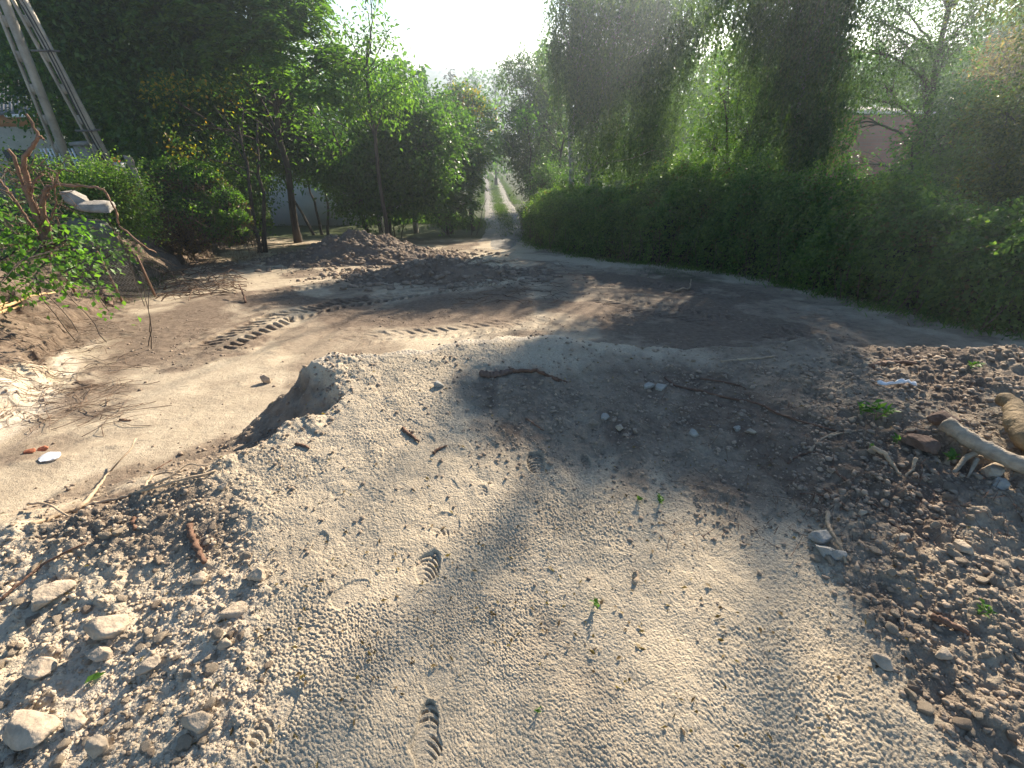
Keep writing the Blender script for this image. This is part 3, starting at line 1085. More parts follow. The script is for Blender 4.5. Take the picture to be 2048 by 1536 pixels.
    s = r.uniform(0.65, 1.25, n)
    V, f = leaf_arrays(P, D, Nm, leaf[0] * s, leaf[1] * s)
    trunk = wood.obj('trunk', M[bark], root)
    crown = mesh_obj('crown', V, [f], M[mat], root, smooth=False)
    if twV.n:
        twV.obj('twigs', M['twig'] if bark != 'bark' else M['bark'], crown_parent(crown, root), True)
    return root


def mat_len(a, b):
    return float(np.linalg.norm(np.asarray(a) - np.asarray(b)))


def crown_parent(crown, root):
    return root


def base_px(u, v, Y):
    """foot of a trunk that is seen at a photo pixel, Y metres ahead"""
    p = ptY(u, v, Y)
    return (p[0], p[1], h1(p[0], p[1]))


#@@TREES
# ---- left of the road
tree('tree', 'tall dark broadleaved tree rising behind the concrete utility pole', 'tree',
     [(60, 60, 19, 110), (180, 40, 18, 125), (300, 80, 18, 115), (150, 170, 19, 110), (285, 200, 17.5, 100), (370, 150, 17.5, 85), (240, 280, 18, 80),
      (330, 290, 17, 65), (60, -80, 19, 130), (220, -120, 19, 150), (380, -20, 18.5, 80), (200, 250, 19.5, 70), (20, 110, 28, 70), (335, 230, 17, 70)],
     base_px(255, 330, 18.5), 'leaf_dark', 1, leaf=(0.163, 0.106), per=2592, trunk_r=0.2, cull=0.6)
tree('tree', 'small tree with yellowing leaves and a forked trunk behind the overgrown mound', 'tree',
     [(430, 210, 15.5, 48), (405, 260, 15.5, 42), (475, 220, 15.8, 45), (500, 290, 15.8, 42), (440, 320, 15.5, 34), (520, 330, 15.8, 30), (465, 270, 16, 45), (380, 310, 15.5, 36), (350, 200, 15.5, 40), (370, 250, 15.6, 30)],
     base_px(443, 330, 15.6), 'leaf_yellow', 2, leaf=(0.106, 0.069), per=1900, trunk_r=0.11, stems=2, cull=0.6)
tree('tree', 'tall tree with long drooping feathery leaves left of the sky gap', 'tree',
     [(410, 40, 19, 90), (510, 60, 18.5, 95), (580, 100, 18, 66), (615, 30, 18.5, 34), (480, 150, 18.5, 80), (570, 185, 18, 75), (660, 165, 17.5, 55), (480, -60, 19, 110), (560, -40, 19, 70),
      (420, 130, 19, 70), (520, 235, 18.5, 60), (440, 190, 18, 50), (690, 130, 17.5, 22)],
     base_px(560, 350, 19), 'leaf_light', 3, leaf=(0.200, 0.069), per=2937, kind='frond', trunk_r=0.16, cull=0.6)
tree('tree', 'dense dark round leaved tree in front of the white wall', 'tree',
     [(555, 270, 20.5, 75), (650, 240, 20, 90), (740, 285, 19.5, 90), (800, 245, 19.5, 62), (640, 320, 20, 55), (760, 350, 19.5, 65), (845, 300, 19.5, 75), (690, 185, 20.5, 66), (850, 370, 19.5, 50),
      (610, 180, 20.5, 70), (780, 190, 20.5, 44), (700, 340, 19.8, 60), (720, 395, 19.3, 44), (665, 300, 19.5, 60), (800, 390, 20, 42), (820, 340, 19.6, 55), (600, 270, 20, 60), (760, 225, 19.6, 60), (690, 250, 19.4, 70), (560, 200, 21, 60), (860, 255, 20.5, 40), (480, 320, 20.5, 50)],
     base_px(745, 400, 20), 'leaf_mid', 4, leaf=(0.150, 0.100), per=2592, trunk_r=0.16, stems=3, cull=0.6)
tree('tree', 'slender bright green tree whose leafy shoots reach into the sky gap', 'tree',
     [(690, 125, 17, 28), (742, 85, 17, 24), (785, 120, 17, 22), (740, 150, 17, 42), (800, 175, 17, 30), (737, 25, 17, 11, 2.6), (777, 70, 17, 10, 2.4), (690, 60, 17, 11, 2.2), (742, -30, 17, 14, 2.0), (822, 155, 17.2, 12),
      (770, 200, 17, 50), (715, 200, 17, 45)],
     base_px(760, 380, 17.5), 'leaf_light', 5, leaf=(0.163, 0.069), per=1554, trunk_r=0.09, cull=0.6, hollow=0.2)
tree('tree', 'small three stemmed tree standing before the white wall', 'tree',
     [(600, 322, 22, 34), (640, 330, 22, 36), (670, 350, 22, 24), (585, 345, 22, 22)], base_px(634, 405, 22.4), 'leaf_mid', 6, leaf=(0.125, 0.075), per=1554, trunk_r=0.13, stems=3, fork=0.75, cull=0.6)
tree('tree', 'thin tree with speckled glossy leaves left of the dirt road', 'tree',
     [(875, 225, 24, 45), (905, 270, 23.5, 45), (880, 320, 23, 45), (910, 345, 23, 40), (862, 205, 24, 28), (935, 300, 23.5, 35), (870, 400, 22, 30)], base_px(900, 440, 23), 'leaf_mid', 7, leaf=(0.163, 0.106), per=1381, trunk_r=0.11, stems=3, cull=0.6)
tree('tree', 'young tree with feathery fronds leaning over the dirt road', 'tree',
     [(935, 275, 25, 34), (948, 310, 24.5, 28), (915, 330, 24.5, 32), (930, 360, 24, 22), (978, 275, 25, 16)], base_px(945, 430, 25), 'leaf_light', 8, leaf=(0.213, 0.075), per=2592, kind='frond', trunk_r=0.08)
tree('tree', 'tree with a yellow tinged crown standing below the far hill', 'tree',
     [(935, 215, 32, 38), (905, 225, 32, 30), (960, 235, 32, 26), (915, 195, 32, 16, 1.8), (950, 200, 32, 22)], base_px(935, 300, 32), 'leaf_yellow', 9, leaf=(0.213, 0.138), per=724, trunk_r=0.13)
tree('shrub', 'bright leafy shrub at the left edge of the dirt road', 'shrub',
     [(915, 385, 22.5, 24), (900, 408, 22.3, 24), (930, 412, 22, 16)], base_px(930, 430, 22.2), 'leaf_light', 10, leaf=(0.188, 0.069), per=2245, kind='frond', trunk_r=0.04, stems=3)
tree('shrub', 'dark undergrowth shrub between the tree trunks behind the soil piles', 'shrub',
     [(700, 400, 20, 26), (740, 412, 20, 24), (860, 415, 21, 26), (890, 430, 21.5, 22), (780, 372, 21.5, 30), (830, 365, 22, 34), (740, 385, 21, 34), (860, 385, 22, 34), (690, 385, 20.5, 30), (810, 345, 22, 40)], base_px(790, 440, 20.5), 'leaf_dark', 11, leaf=(0.112, 0.069), per=1900, trunk_r=0.04, stems=3)
tree('shrub', 'dark shrub below the yellowing tree at the edge of the lawn', 'shrub',
     [(500, 400, 17.5, 34), (470, 380, 17, 34), (520, 360, 18, 30), (505, 440, 17.6, 26)], base_px(495, 440, 17.4), 'leaf_mid', 12, leaf=(0.112, 0.069), per=2245, trunk_r=0.05, stems=3)

# ---- the valley behind
tree('conifer', 'narrow dark conifer standing against the far hill', 'conifer',
     [(900, 145, 95, 5, 2.0), (900, 160, 95, 9, 1.6), (900, 178, 95, 13, 1.3), (900, 198, 95, 17, 1.2), (900, 215, 95, 20)], base_px(900, 240, 95), 'leaf_conifer', 13, leaf=(0.8, 0.35), per=24, trunk_r=0.25)
far = [('rounded green tree in the valley right of the conifer', [(935, 175, 88, 24), (955, 165, 88, 20), (925, 195, 88, 22), (960, 195, 88, 24)], 14),
       ('dark tree in the valley beside the left edge of the tall birches', [(990, 165, 75, 20), (1010, 190, 75, 26), (975, 205, 75, 22), (1000, 150, 75, 13)], 15),
       ('pale green tree in the valley straight above the dirt road', [(985, 235, 60, 22), (1000, 215, 60, 16), (970, 260, 60, 22), (1005, 270, 60, 22), (990, 300, 58, 26)], 16),
       ('dark tree closing the far end of the dirt road', [(960, 330, 70, 24), (985, 325, 76, 24), (1010, 325, 70, 24), (990, 300, 72, 22)], 17)]
for lb, bl, sd in far:
    tree('tree', lb, 'tree', bl, base_px(bl[0][0] - (45 if sd > 15 else 0), 345 if sd > 15 else 260, bl[0][2]), 'leaf_mid' if sd != 16 else 'leaf_light', sd, leaf=(0.5, 0.34), per=46, trunk_r=0.22)

# ---- right of the road
tree('tree', 'dark slender bushy tree on the right edge of the dirt road', 'tree',
     [(1035, 250, 30, 36, 1.3), (1050, 190, 30, 34, 1.4), (1015, 160, 31, 16, 2.2), (1045, 140, 31, 16, 2.0), (1075, 150, 30, 26, 1.6), (1050, 310, 29, 42), (1085, 250, 29, 50), (1095, 340, 28, 50), (1058, 370, 28, 24), (1110, 180, 30, 40),
      (1045, 345, 30, 20), (1020, 290, 30, 22)],
     base_px(1070, 400, 29), 'leaf_birch', 20, leaf=(0.17, 0.08), per=1368, trunk_r=0.15, stems=2)
tree('shrub', 'dark shrub overhanging the right wheel track of the dirt road', 'shrub',
     [(1075, 400, 24, 22), (1092, 370, 24, 32), (1078, 432, 22.5, 16), (1100, 345, 25, 30), (1130, 370, 23, 30)], base_px(1080, 440, 23.5), 'leaf_dark', 21, leaf=(0.11, 0.05), per=2025, trunk_r=0.05, stems=3)
tree('tree', 'small shrub with sunlit yellow green leaves before the leftmost birch', 'tree',
     [(1050, 235, 26, 15), (1035, 245, 26, 9), (1065, 250, 26, 10)], base_px(1060, 420, 26.5), 'leaf_sapling', 22, leaf=(0.17, 0.10), per=1575, trunk_r=0.05)
tree('weeping_birch', 'huge weeping birch with hanging strands right of the sky gap', 'tree',
     [(1130, 10, 21, 34), (1120, 60, 21, 26), (1105, 80, 21, 18), (1200, -50, 21, 85), (1290, -90, 21, 110), (1380, -40, 21, 60), (1190, 60, 21, 66), (1270, 40, 20.5, 80), (1350, 70, 20.5, 66), (1170, 150, 21, 50), (1240, 160, 20.5, 66), (1330, 170, 20.5, 60),
      (1250, 250, 20, 50), (1180, 240, 20.5, 40), (1330, 250, 20, 40), (1400, 20, 21, 34), (1160, -60, 21, 50), (1250, -190, 21, 120), (1330, -260, 21, 120), (1140, 110, 21, 26), (1300, 300, 19.5, 34)],
     base_px(1165, 375, 21), 'leaf_birch', 23, leaf=(0.115, 0.062), per=230, kind='strand', bark='bark_birch', trunk_r=0.20, cull=True, stems=2)
tree('weeping_birch', 'second weeping birch with thick hanging curtains above the hedge', 'tree',
     [(1560, -10, 15.5, 44), (1620, -70, 15.5, 100), (1690, -30, 15.5, 50), (1600, 70, 15.5, 70), (1660, 110, 15.2, 55), (1575, 160, 15.5, 50), (1640, 210, 15.2, 55), (1590, 260, 15, 40), (1670, 240, 15, 36),
      (1600, -190, 15.5, 110), (1700, -150, 15.5, 90), (1540, -120, 15.5, 70), (1650, -330, 16, 120), (1560, -330, 15.5, 110), (1720, -300, 15.5, 110), (1640, -470, 15.5, 120), (1760, -430, 15.5, 110), (1480, -220, 15.5, 80)],  # highest masses are out of view, added to shade the clearing
     base_px(1615, 360, 15.5), 'leaf_birch', 24, leaf=(0.095, 0.052), per=340, kind='strand', bark='bark_birch', trunk_r=0.17, cull=True)
tree('tree', 'light green small leaved tree between the two weeping birches', 'tree',
     [(1440, 190, 18, 52), (1485, 260, 17.5, 56), (1420, 290, 17.5, 46), (1510, 320, 17, 46), (1370, 330, 18, 36), (1460, 120, 18.5, 38), (1500, 160, 18, 50), (1530, 230, 17.5, 40), (1455, 340, 16.5, 34), (1410, 230, 18, 36), (1475, 90, 18.5, 26)],
     base_px(1465, 380, 17.8), 'leaf_light', 25, leaf=(0.085, 0.05), per=3135, trunk_r=0.12, stems=3, cull=True)
tree('tree', 'airy tree with drooping twigs over the red brick building', 'tree',
     [(1740, 110, 18, 56), (1815, 80, 18, 66), (1885, 105, 18, 50), (1770, 175, 17.5, 42), (1850, 160, 17.5, 52), (1925, 60, 18, 34), (1960, 20, 18, 34), (1800, 10, 18.5, 26), (1730, 40, 18, 26), (1720, 190, 17.5, 30), (1705, 250, 17, 20), (1900, 20, 18, 24),
      (1850, -90, 19, 110), (1980, -80, 19, 90), (1760, -120, 19, 90), (1900, -230, 18, 130), (1800, -330, 18, 140), (2000, -300, 18, 140), (1900, -450, 18, 140), (2080, -160, 18, 130), (1700, 330, 16.5, 26), (1725, 360, 16, 22)],  # unseen upper crown, put in to throw shade on the ground
     base_px(1860, 350, 18.5), 'leaf_mid', 26, leaf=(0.10, 0.045), per=2280, trunk_r=0.16, cull=True)
tree('shrub', 'big dark shrub in front of the red brick building', 'shrub',
     [(1880, 290, 14.5, 62), (1930, 240, 15, 55), (1860, 355, 13.5, 50), (1940, 370, 13, 56), (1975, 300, 14, 56), (1800, 350, 14, 30), (1905, 205, 16, 40), (1780, 385, 13, 26), (1840, 400, 12.5, 30)],
     base_px(1900, 400, 14.5), 'leaf_dark', 27, leaf=(0.11, 0.055), per=3135, trunk_r=0.10, stems=3, cull=True)
tree('tree', 'olive and yellowish tree at the right edge of the picture', 'tree',
     [(2020, 235, 10.5, 60), (2060, 300, 10.5, 80), (2000, 330, 10, 52), (2050, 400, 9.5, 60), (1985, 410, 9.8, 40), (2110, 200, 11, 90), (2150, 330, 10.5, 90), (2100, 60, 11.5, 60), (2060, -70, 12.5, 90), (2160, -100, 12, 110), (1990, -170, 14, 100), (2150, -260, 13, 120)],  # masses above the frame added so shade falls near the hedge foot
     base_px(2070, 440, 10.8), 'leaf_olive', 28, leaf=(0.075, 0.042), per=5985, trunk_r=0.09, stems=3, cull=True)
tree('tree', 'tawny crowned tree behind the olive tree in the top right corner', 'tree',
     [(2010, 115, 22, 50), (2060, 130, 22, 56), (1990, 165, 21, 42), (2040, 180, 21, 50), (2100, 90, 22, 60)],
     base_px(2030, 330, 22), 'leaf_dry', 29, leaf=(0.14, 0.07), per=1125, trunk_r=0.12, cull=True)
tree('tree', 'dark tree whose top meets the sky in the right corner', 'tree',
     [(1975, 80, 30, 40), (2030, 60, 30, 44), (1950, 150, 29, 50), (2080, 40, 30, 50), (1930, 190, 28, 40)],
     base_px(1990, 250, 30), 'leaf_dark', 30, leaf=(0.2, 0.12), per=940, trunk_r=0.16, cull=True)

# background wood closing the gaps between the near trees: a far mass that reads as one
def wood_band(name, us, Y, v0, v1, seed, mat, n, size):
    r = np.random.default_rng(seed)
    u = r.uniform(us[0], us[1], n)
    hgt = v0 + 22 * (fbm(u / 40.0, u * 0, 1.0, 3, seed)) * 2
    v = hgt + (v1 - hgt) * r.random(n) ** 0.8
    yy = Y + r.normal(size=n) * 2.5
    P = np.array([ptY(a, b, c) for a, b, c in zip(u, v, yy)])
    z0 = np.interp(P[:, 1], BY, BZ)
    P = P[P[:, 2] > z0 - 0.3]
    n = len(P)
    D = rand_dir(r, n) + np.array([0, 0, -0.3])
    s = r.uniform(0.6, 1.3, n) * size
    V_, f_ = leaf_arrays(P, D, unit(np.array([0, -0.4, 1.0]) + 0.6 * r.normal(size=(n, 3))), s, s * 0.65)
    o = mesh_obj(name, V_, [f_], M[mat], None, smooth=False)
    tag(o, 'dark mass of distant woodland filling the gaps between the nearer trees' if us[0] > 1000 else 'dark woodland behind the trees and the house on the left', 'woodland', None, 'stuff')


wood_band('distant_woods', (1075, 2250), 40, 95, 430, 31, 'leaf_dark', 42000, 0.5)
wood_band('distant_woods', (-300, 850), 34, 120, 400, 32, 'leaf_dark', 26000, 0.42)

# ---- hedge on the right
def hedge():
    r = np.random.default_rng(40)
    P = smooth_path(np.array(HF), 300)
    T = np.gradient(P, axis=0)
    T /= np.linalg.norm(T, axis=1)[:, None]
    Nn = np.stack([-T[:, 1], T[:, 0]], 1)
    if (Nn[150] @ np.array([1, 1])) < 0:
        Nn = -Nn
    topu = [1040, 1070, 1160, 1230, 1300, 1400, 1500, 1600, 1700, 1800, 1900, 2048, 2300]
    topv = [420, 392, 388, 378, 366, 335, 345, 355, 378, 392, 420, 432, 440]
    gz = height(P[:, 0], P[:, 1])
    Hh = np.zeros(300)
    for i in range(300):
        c = P[i] + Nn[i] * 0.9
        lo, hi = 0.3, 4.0
        for _ in range(18):
            mid = (lo + hi) / 2
            u, v = proj(np.array([c[0], c[1], gz[i] + mid]))
            if v < np.interp(u, topu, topv):
                hi = mid
            else:
                lo = mid
        Hh[i] = min(mid, 3.4)
    Hh = np.convolve(np.pad(Hh, 6, 'edge'), np.ones(13) / 13, 'valid')
    Hh = np.clip(Hh, 0.9, 3.2) * (1 + 0.16 * fbm(np.arange(300) * 0.09, np.zeros(300), 1.0, 3, 47))
    Hh[230:] = np.minimum(Hh[230:], np.linspace(Hh[230], 1.3, 70))
    root = empty('hedge', (P[150, 0], P[150, 1], gz[150]))
    tag(root, 'long overgrown green hedge smothered in creeper along the right side of the clearing', 'hedge')

    def surf(i, phi, k):
        # phi 0 front foot .. pi back foot ; k shrink
        j = np.clip(i, 0, 298.999)
        a = j.astype(int)
        fr = j - a
        p = P[a] * (1 - fr)[:, None] + P[a + 1] * fr[:, None]
        nn = Nn[a]
        H_ = Hh[a] * (1 - fr) + Hh[a + 1] * fr
        g_ = gz[a]
        lump = 1 + 0.42 * fbm(j * 0.11, phi * 1.6, 1.0, 3, 44) + 0.26 * fbm(j * 0.45, phi * 3.5, 1.0, 3, 45)
        off = 1.15 - 1.25 * np.cos(phi) * k * lump
        zz = H_ * np.abs(np.sin(phi)) ** 0.75 * k * (0.25 + 0.75 * lump)
        return np.stack([p[:, 0] + nn[:, 0] * off, p[:, 1] + nn[:, 1] * off, g_ + zz], 1)
    n = 210000
    i = r.random(n) * 299
    phi = np.where(r.random(n) < 0.85, r.random(n) * 1.9, r.random(n) * math.pi)
    k = 1.06 - 0.30 * r.random(n) ** 1.3
    S = surf(i, phi, k)
    nrm = np.stack([-np.cos(phi), np.sin(phi)], 1)
    a = i.astype(int).clip(0, 298)
    N3 = np.stack([Nn[a, 0] * nrm[:, 0], Nn[a, 1] * nrm[:, 0], nrm[:, 1]], 1)
    D = r.normal(size=(n, 3)) * 0.8 + np.array([0, 0, -0.8]) + 0.3 * N3
    S = S + r.normal(size=(n, 3)) * 0.03
    n = len(S)
    s = r.uniform(0.6, 1.3, n)
    V_, f_ = leaf_arrays(S, D, unit(N3 + 0.5 * r.normal(size=(n, 3))), 0.068 * s, 0.050 * s)
    mesh_obj('foliage', V_, [f_], M['leaf_hedge'], root, smooth=False)
    # trailing shoots
    tw = MB()
    LP, LD = [], []
    for q in range(1100):
        ii_ = np.array([r.random() * 299])
        ph = np.array([r.uniform(0.5, 2.0)])
        st = surf(ii_, ph, np.array([1.0]))[0]
        a = int(ii_[0].clip(0, 298))
        d = np.array([-Nn[a, 0], -Nn[a, 1], 0]) * r.uniform(-0.3, 0.7) + np.array([T[a, 0], T[a, 1], 0]) * r.normal() * 0.6 + np.array([0, 0, r.uniform(0.1, 1.0)])
        l = r.uniform(0.2, 0.8)
        t = np.linspace(0, 1, 6)[:, None]
        pp = st + unit(d) * l * t - np.array([0, 0, 1]) * 0.7 * l * t ** 2
        tw.tube(pp, np.linspace(0.005, 0.002, 6), 3, cap=False)
        m = 12
        tt = r.random(m)[:, None]
        LP.append(st + unit(d) * l * tt - np.array([0, 0, 1]) * 0.7 * l * tt ** 2)
        LD.append(r.normal(size=(m, 3)))
    LP, LD = np.concatenate(LP), np.concatenate(LD)
    s = r.uniform(0.7, 1.3, len(LP))
    V_, f_ = leaf_arrays(LP, LD, unit(np.array([0, 0, 1.0]) + 0.5 * r.normal(size=LP.shape)), 0.07 * s, 0.05 * s)
    mesh_obj('creeper_shoots', V_, [f_], M['leaf_hedge'], root, smooth=False)
    tw.obj('shoot_stems', M['twig'], root)
    # bare stems and dead growth at the foot
    st = MB()
    for q in range(260):
        i_ = r.uniform(2, 296)
        a = int(i_)
        o_ = P[a] + Nn[a] * r.uniform(-0.25, 0.35)
        z_ = h1(o_[0], o_[1])
        top_ = np.array([o_[0] + r.normal() * 0.2, o_[1] + r.normal() * 0.2, z_ + r.uniform(0.35, 1.1)])
        st.tube(curve_pts([o_[0], o_[1], z_ - 0.03], top_, 5, 0.0, r, 0.15), np.linspace(0.012, 0.004, 5), 4, cap=False)
    st.obj('stems', M['twig'], root)
    # woody inside
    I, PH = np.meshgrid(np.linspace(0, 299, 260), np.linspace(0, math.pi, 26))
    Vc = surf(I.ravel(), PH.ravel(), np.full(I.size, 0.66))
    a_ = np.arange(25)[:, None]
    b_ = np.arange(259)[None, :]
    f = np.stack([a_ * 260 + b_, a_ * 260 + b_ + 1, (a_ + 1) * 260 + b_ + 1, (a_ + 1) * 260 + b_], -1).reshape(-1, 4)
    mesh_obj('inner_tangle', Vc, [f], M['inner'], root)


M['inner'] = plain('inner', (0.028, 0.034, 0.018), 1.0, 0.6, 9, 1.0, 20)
hedge()

# ---------------------------------------------------------------- soil heaps
def pile(name, label, cu, cv_y, x, y, ax, ay, hgt_, seed, mat, rot=0.0, tail=None):
    r = np.random.default_rng(seed)
    n1, n2 = 230, 150
    th = np.linspace(0, 2 * math.pi, n1, endpoint=False)
    rr_ = np.linspace(0, 1, n2)
    TH, RRR = np.meshgrid(th, rr_)
    lx = ax * RRR * np.cos(TH) * (1 + 0.14 * fbm(np.cos(TH) * 2, np.sin(TH) * 2, 1, 3, seed))
    ly = ay * RRR * np.sin(TH) * (1 + 0.14 * fbm(np.cos(TH) * 2, np.sin(TH) * 2, 1, 3, seed + 1))
    X = x + lx * math.cos(rot) - ly * math.sin(rot)
    Y = y + lx * math.sin(rot) + ly * math.cos(rot)
    prof = (1 - sm(0, 1, RRR) ** 0.8) ** 1.15 * (1 + 0.35 * np.cos(lx / ax * 5 + seed) * RRR)
    H = hgt_ * prof * (1 + 0.5 * fbm(X, Y, 1.1, 3, seed + 2))
    c, v = cells(X + 0.05 * noise(X, Y, 8, 1), Y, 7, seed)
    c2, v2 = cells(X, Y, 17, seed + 5)
    H = H + sm(1, 0.9, RRR) * (0.07 * c * v + 0.035 * c2 * v2 + 0.12 * fbm(X, Y, 3, 5, seed, 0.6))
    Z = height(X, Y) - 0.10 + H + 0.06 * sm(1, 0.85, RRR)
    i = np.arange(n2 - 1)[:, None]
    j = np.arange(n1)[None, :]
    f = np.stack([i * n1 + j, i * n1 + (j + 1) % n1, (i + 1) * n1 + (j + 1) % n1, (i + 1) * n1 + j], -1).reshape(-1, 4)
    root = empty(name, (x, y, h1(x, y)))
    tag(root, label, 'soil heap')
    mesh_obj('heaped_soil', np.stack([X, Y, Z], -1).reshape(-1, 3), [f[:, ::-1]], mat, root)

    def surf_z(px_, py_):
        k = np.argmin((X - px_) ** 2 + (Y - py_) ** 2)
        return Z.ravel()[k]
    return surf_z


pz1 = pile('soil_heap', 'large dark heap of dug soil with rubble in front of the trees', 0, 0, -4.75, 14.3, 3.7, 2.2, 0.78, 301, M['soil_dark'], 0.08)
pz2 = pile('soil_heap', 'lower brown heap of loose soil and roots nearer the camera', 0, 0, -1.75, 10.9, 2.8, 1.3, 0.42, 302, M['soil_pile'], 0.05)

# ---------------------------------------------------------------- stones, clods and crumbs
def ico(sub):
    t = (1 + 5 ** 0.5) / 2
    V = [(-1, t, 0), (1, t, 0), (-1, -t, 0), (1, -t, 0), (0, -1, t), (0, 1, t), (0, -1, -t), (0, 1, -t), (t, 0, -1), (t, 0, 1), (-t, 0, -1), (-t, 0, 1)]
    Fc = [(0, 11, 5), (0, 5, 1), (0, 1, 7), (0, 7, 10), (0, 10, 11), (1, 5, 9), (5, 11, 4), (11, 10, 2), (10, 7, 6), (7, 1, 8), (3, 9, 4), (3, 4, 2), (3, 2, 6), (3, 6, 8), (3, 8, 9), (4, 9, 5), (2, 4, 11), (6, 2, 10), (8, 6, 7), (9, 8, 1)]
    V = [np.array(v, float) / np.linalg.norm(v) for v in V]
    for _ in range(sub):
        cache, nf = {}, []

        def mid(a, b):
            k = (min(a, b), max(a, b))
            if k not in cache:
                m = V[a] + V[b]
                V.append(m / np.linalg.norm(m))
                cache[k] = len(V) - 1
            return cache[k]
        for a, b, c in Fc:
            x, y, z = mid(a, b), mid(b, c), mid(c, a)
            nf += [(a, x, z), (b, y, x), (c, z, y), (x, y, z)]
        Fc = nf
    return np.array(V), np.array(Fc)


IV0, IF0 = ico(0)
IV2, IF2 = ico(2)
IV3, IF3 = ico(3)


def rock_verts(seed, V=IV3, box=0.75, rough=0.10):
    q = np.sign(V) * np.abs(V) ** box
    q = q * (1 + rough * 2.2 * fbm(V[:, 0] * 1.1 + V[:, 2] * 0.7 + seed * 3.1, V[:, 1] * 1.1 - V[:, 2] * 0.9, 1.0, 4, seed))[:, None]
    r = np.random.default_rng(seed)
    fine_ = fbm(V[:, 0] * 4 + V[:, 2] * 3 + seed, V[:, 1] * 4 - V[:, 2] * 2.5, 1.0, 3, seed + 3)
    for _ in range(9):                       # broken faces
        n = rand_dir(r, 1)[0]
        d = 0.50 + 0.35 * r.random()
        h_ = q @ n
        q = q - np.outer(np.maximum(h_ - d, 0) * 0.95, n)
    return q * (1 + 0.10 * fine_)[:, None]


def stone(u, v, w, h_, d=None, seed=1, mat='stone', label=None, cat='stone', group=None, name='stone', yaw=0.0, sink=0.3, box=0.75):
    """a stone seen at (u, v), w and h_ pixels across and high"""
    g_ = ground_at(u, v)
    t = depth_of(g_)
    sx, sz = w / 2 / F * t, h_ / 2 / F * t
    sy = (d / 2 / F * t) if d else sx * 0.75
    q = rock_verts(seed, box=box) * np.array([sx, sy, sz])
    c_, s_ = math.cos(yaw), math.sin(yaw)
    q = q @ np.array([[c_, s_, 0], [-s_, c_, 0], [0, 0, 1]])
    g_ = g_ + np.array([0, 0, sz * (1 - sink)])
    o = mesh_obj(name, q + 0, [IF3], M[mat], None, True)
    o.location = [float(a) for a in g_]
    tag(o, label, cat, group)
    return o


SPECIAL = [
    (105, 1193, 78, 34, 'stone', 'long pale stone slab lying in the loose rubble, lower left'),
    (215, 1262, 74, 44, 'stone', 'chunky square pale stone right of the long slab in the rubble'),
    (200, 1312, 50, 30, 'stone', 'smooth wedge shaped pale stone below the chunky square one'),
    (85, 1340, 58, 32, 'stone', 'pointed flat stone in the rubble near the left edge'),
    (400, 1160, 34, 24, 'stone', 'round pale stone alone on gravel below the short dark stick'),
    (448, 975, 20, 17, 'stone', 'small pale pebble on the bank edge by the end of the bleached vine'),
    (60, 1460, 110, 46, 'stone', 'biggest buried clod at the bottom left corner'),
    (205, 1500, 42, 60, 'stone', 'upright reddish clod at the bottom edge left of centre'),
    (155, 1445, 44, 30, 'stone', 'sharp triangular clod between the big buried one and the upright one'),
    (300, 1335, 40, 26, 'stone', 'dusty grey clod on the rubble slope right of the wedge stone'),
    (640, 1132 - 52, 0, 0, None, None),
    (1640, 1082, 46, 26, 'stone_grey', 'upper rounded grey stone touching the thin bent stick on the right'),
    (1648, 1106, 42, 28, 'stone_grey', 'middle pale grey stone of the three beside the bent stick'),
    (1672, 1116, 34, 28, 'stone_grey', 'lowest rough stone of the three beside the bent stick'),
    (1208, 838, 22, 14, 'stone_grey', 'rounded pebble in the shade above the boot prints'),
    (1240, 858, 20, 14, 'stone', 'brownish pebble just right of the rounded pebble in the shade'),
    (1295, 775, 26, 14, 'stone_grey', 'left pebble of a pair in the shaded patch left of the long twig'),
    (1320, 777, 26, 14, 'stone_grey', 'right pebble of a pair in the shaded patch left of the long twig'),
    (1385, 868, 24, 15, 'stone_grey', 'pebble at the lower end of the shaded slope'),
    (1474, 860, 18, 13, 'stone_grey', 'grey pebble beside the lone leaf scrap on the shaded slope'),
    (1500, 865, 20, 14, 'stone', 'tan pebble next to the grey pebble on the shaded slope'),
    (878, 772, 22, 14, 'stone_grey', 'angular dark pebble alone on the pale sand below the crest'),
    (533, 765, 20, 24, 'stone', 'tan clod standing at the top rim of the shaded hollow'),
    (1985, 950, 50, 34, 'stone', 'smooth brown stone under the bleached log'),
    (1998, 972, 38, 22, 'stone_grey', 'flat grey stone below the smooth brown stone by the log'),
    (1875, 905, 0, 0, None, None),
    (1722, 1028, 18, 15, 'stone', 'small knob of dry clay under the reddish twigs'),
    (1885, 1312, 34, 22, 'stone', 'pale clod on the loose soil at the right below the short thick stick'),
    (1765, 1325, 40, 20, 'stone', 'reddish flat clod at the border of the smooth sand and the loose soil'),
    (1925, 1100, 44, 20, 'stone', 'tan clod in the shaded hollow at the right edge'),
    (1800, 1075, 24, 14, 'stone', 'tan pebble among roots right of the bent stick'),
    (515, 1152, 44, 30, 'clod', 'clod casting a shadow on the rim of the smooth sand'),
    (470, 1225, 52, 26, 'clod', 'wide clod in the row along the rim of the smooth sand'),
    (452, 1290, 36, 26, 'clod', 'dark clod lower in the row along the rim of the smooth sand'),
    (395, 1445, 60, 44, 'clod', 'clod beside the hollow boot mark at the bottom left'),
]
k = 0
for u, v, w, h_, mt, lb in SPECIAL:
    k += 1
    if mt:
        stone(u, v, w, h_, None, 500 + k, mt, lb, 'clod' if 'clod' in lb else 'stone', None, 'clod' if 'clod' in lb else 'stone', yaw=rng.uniform(-0.6, 0.6), sink=0.5)
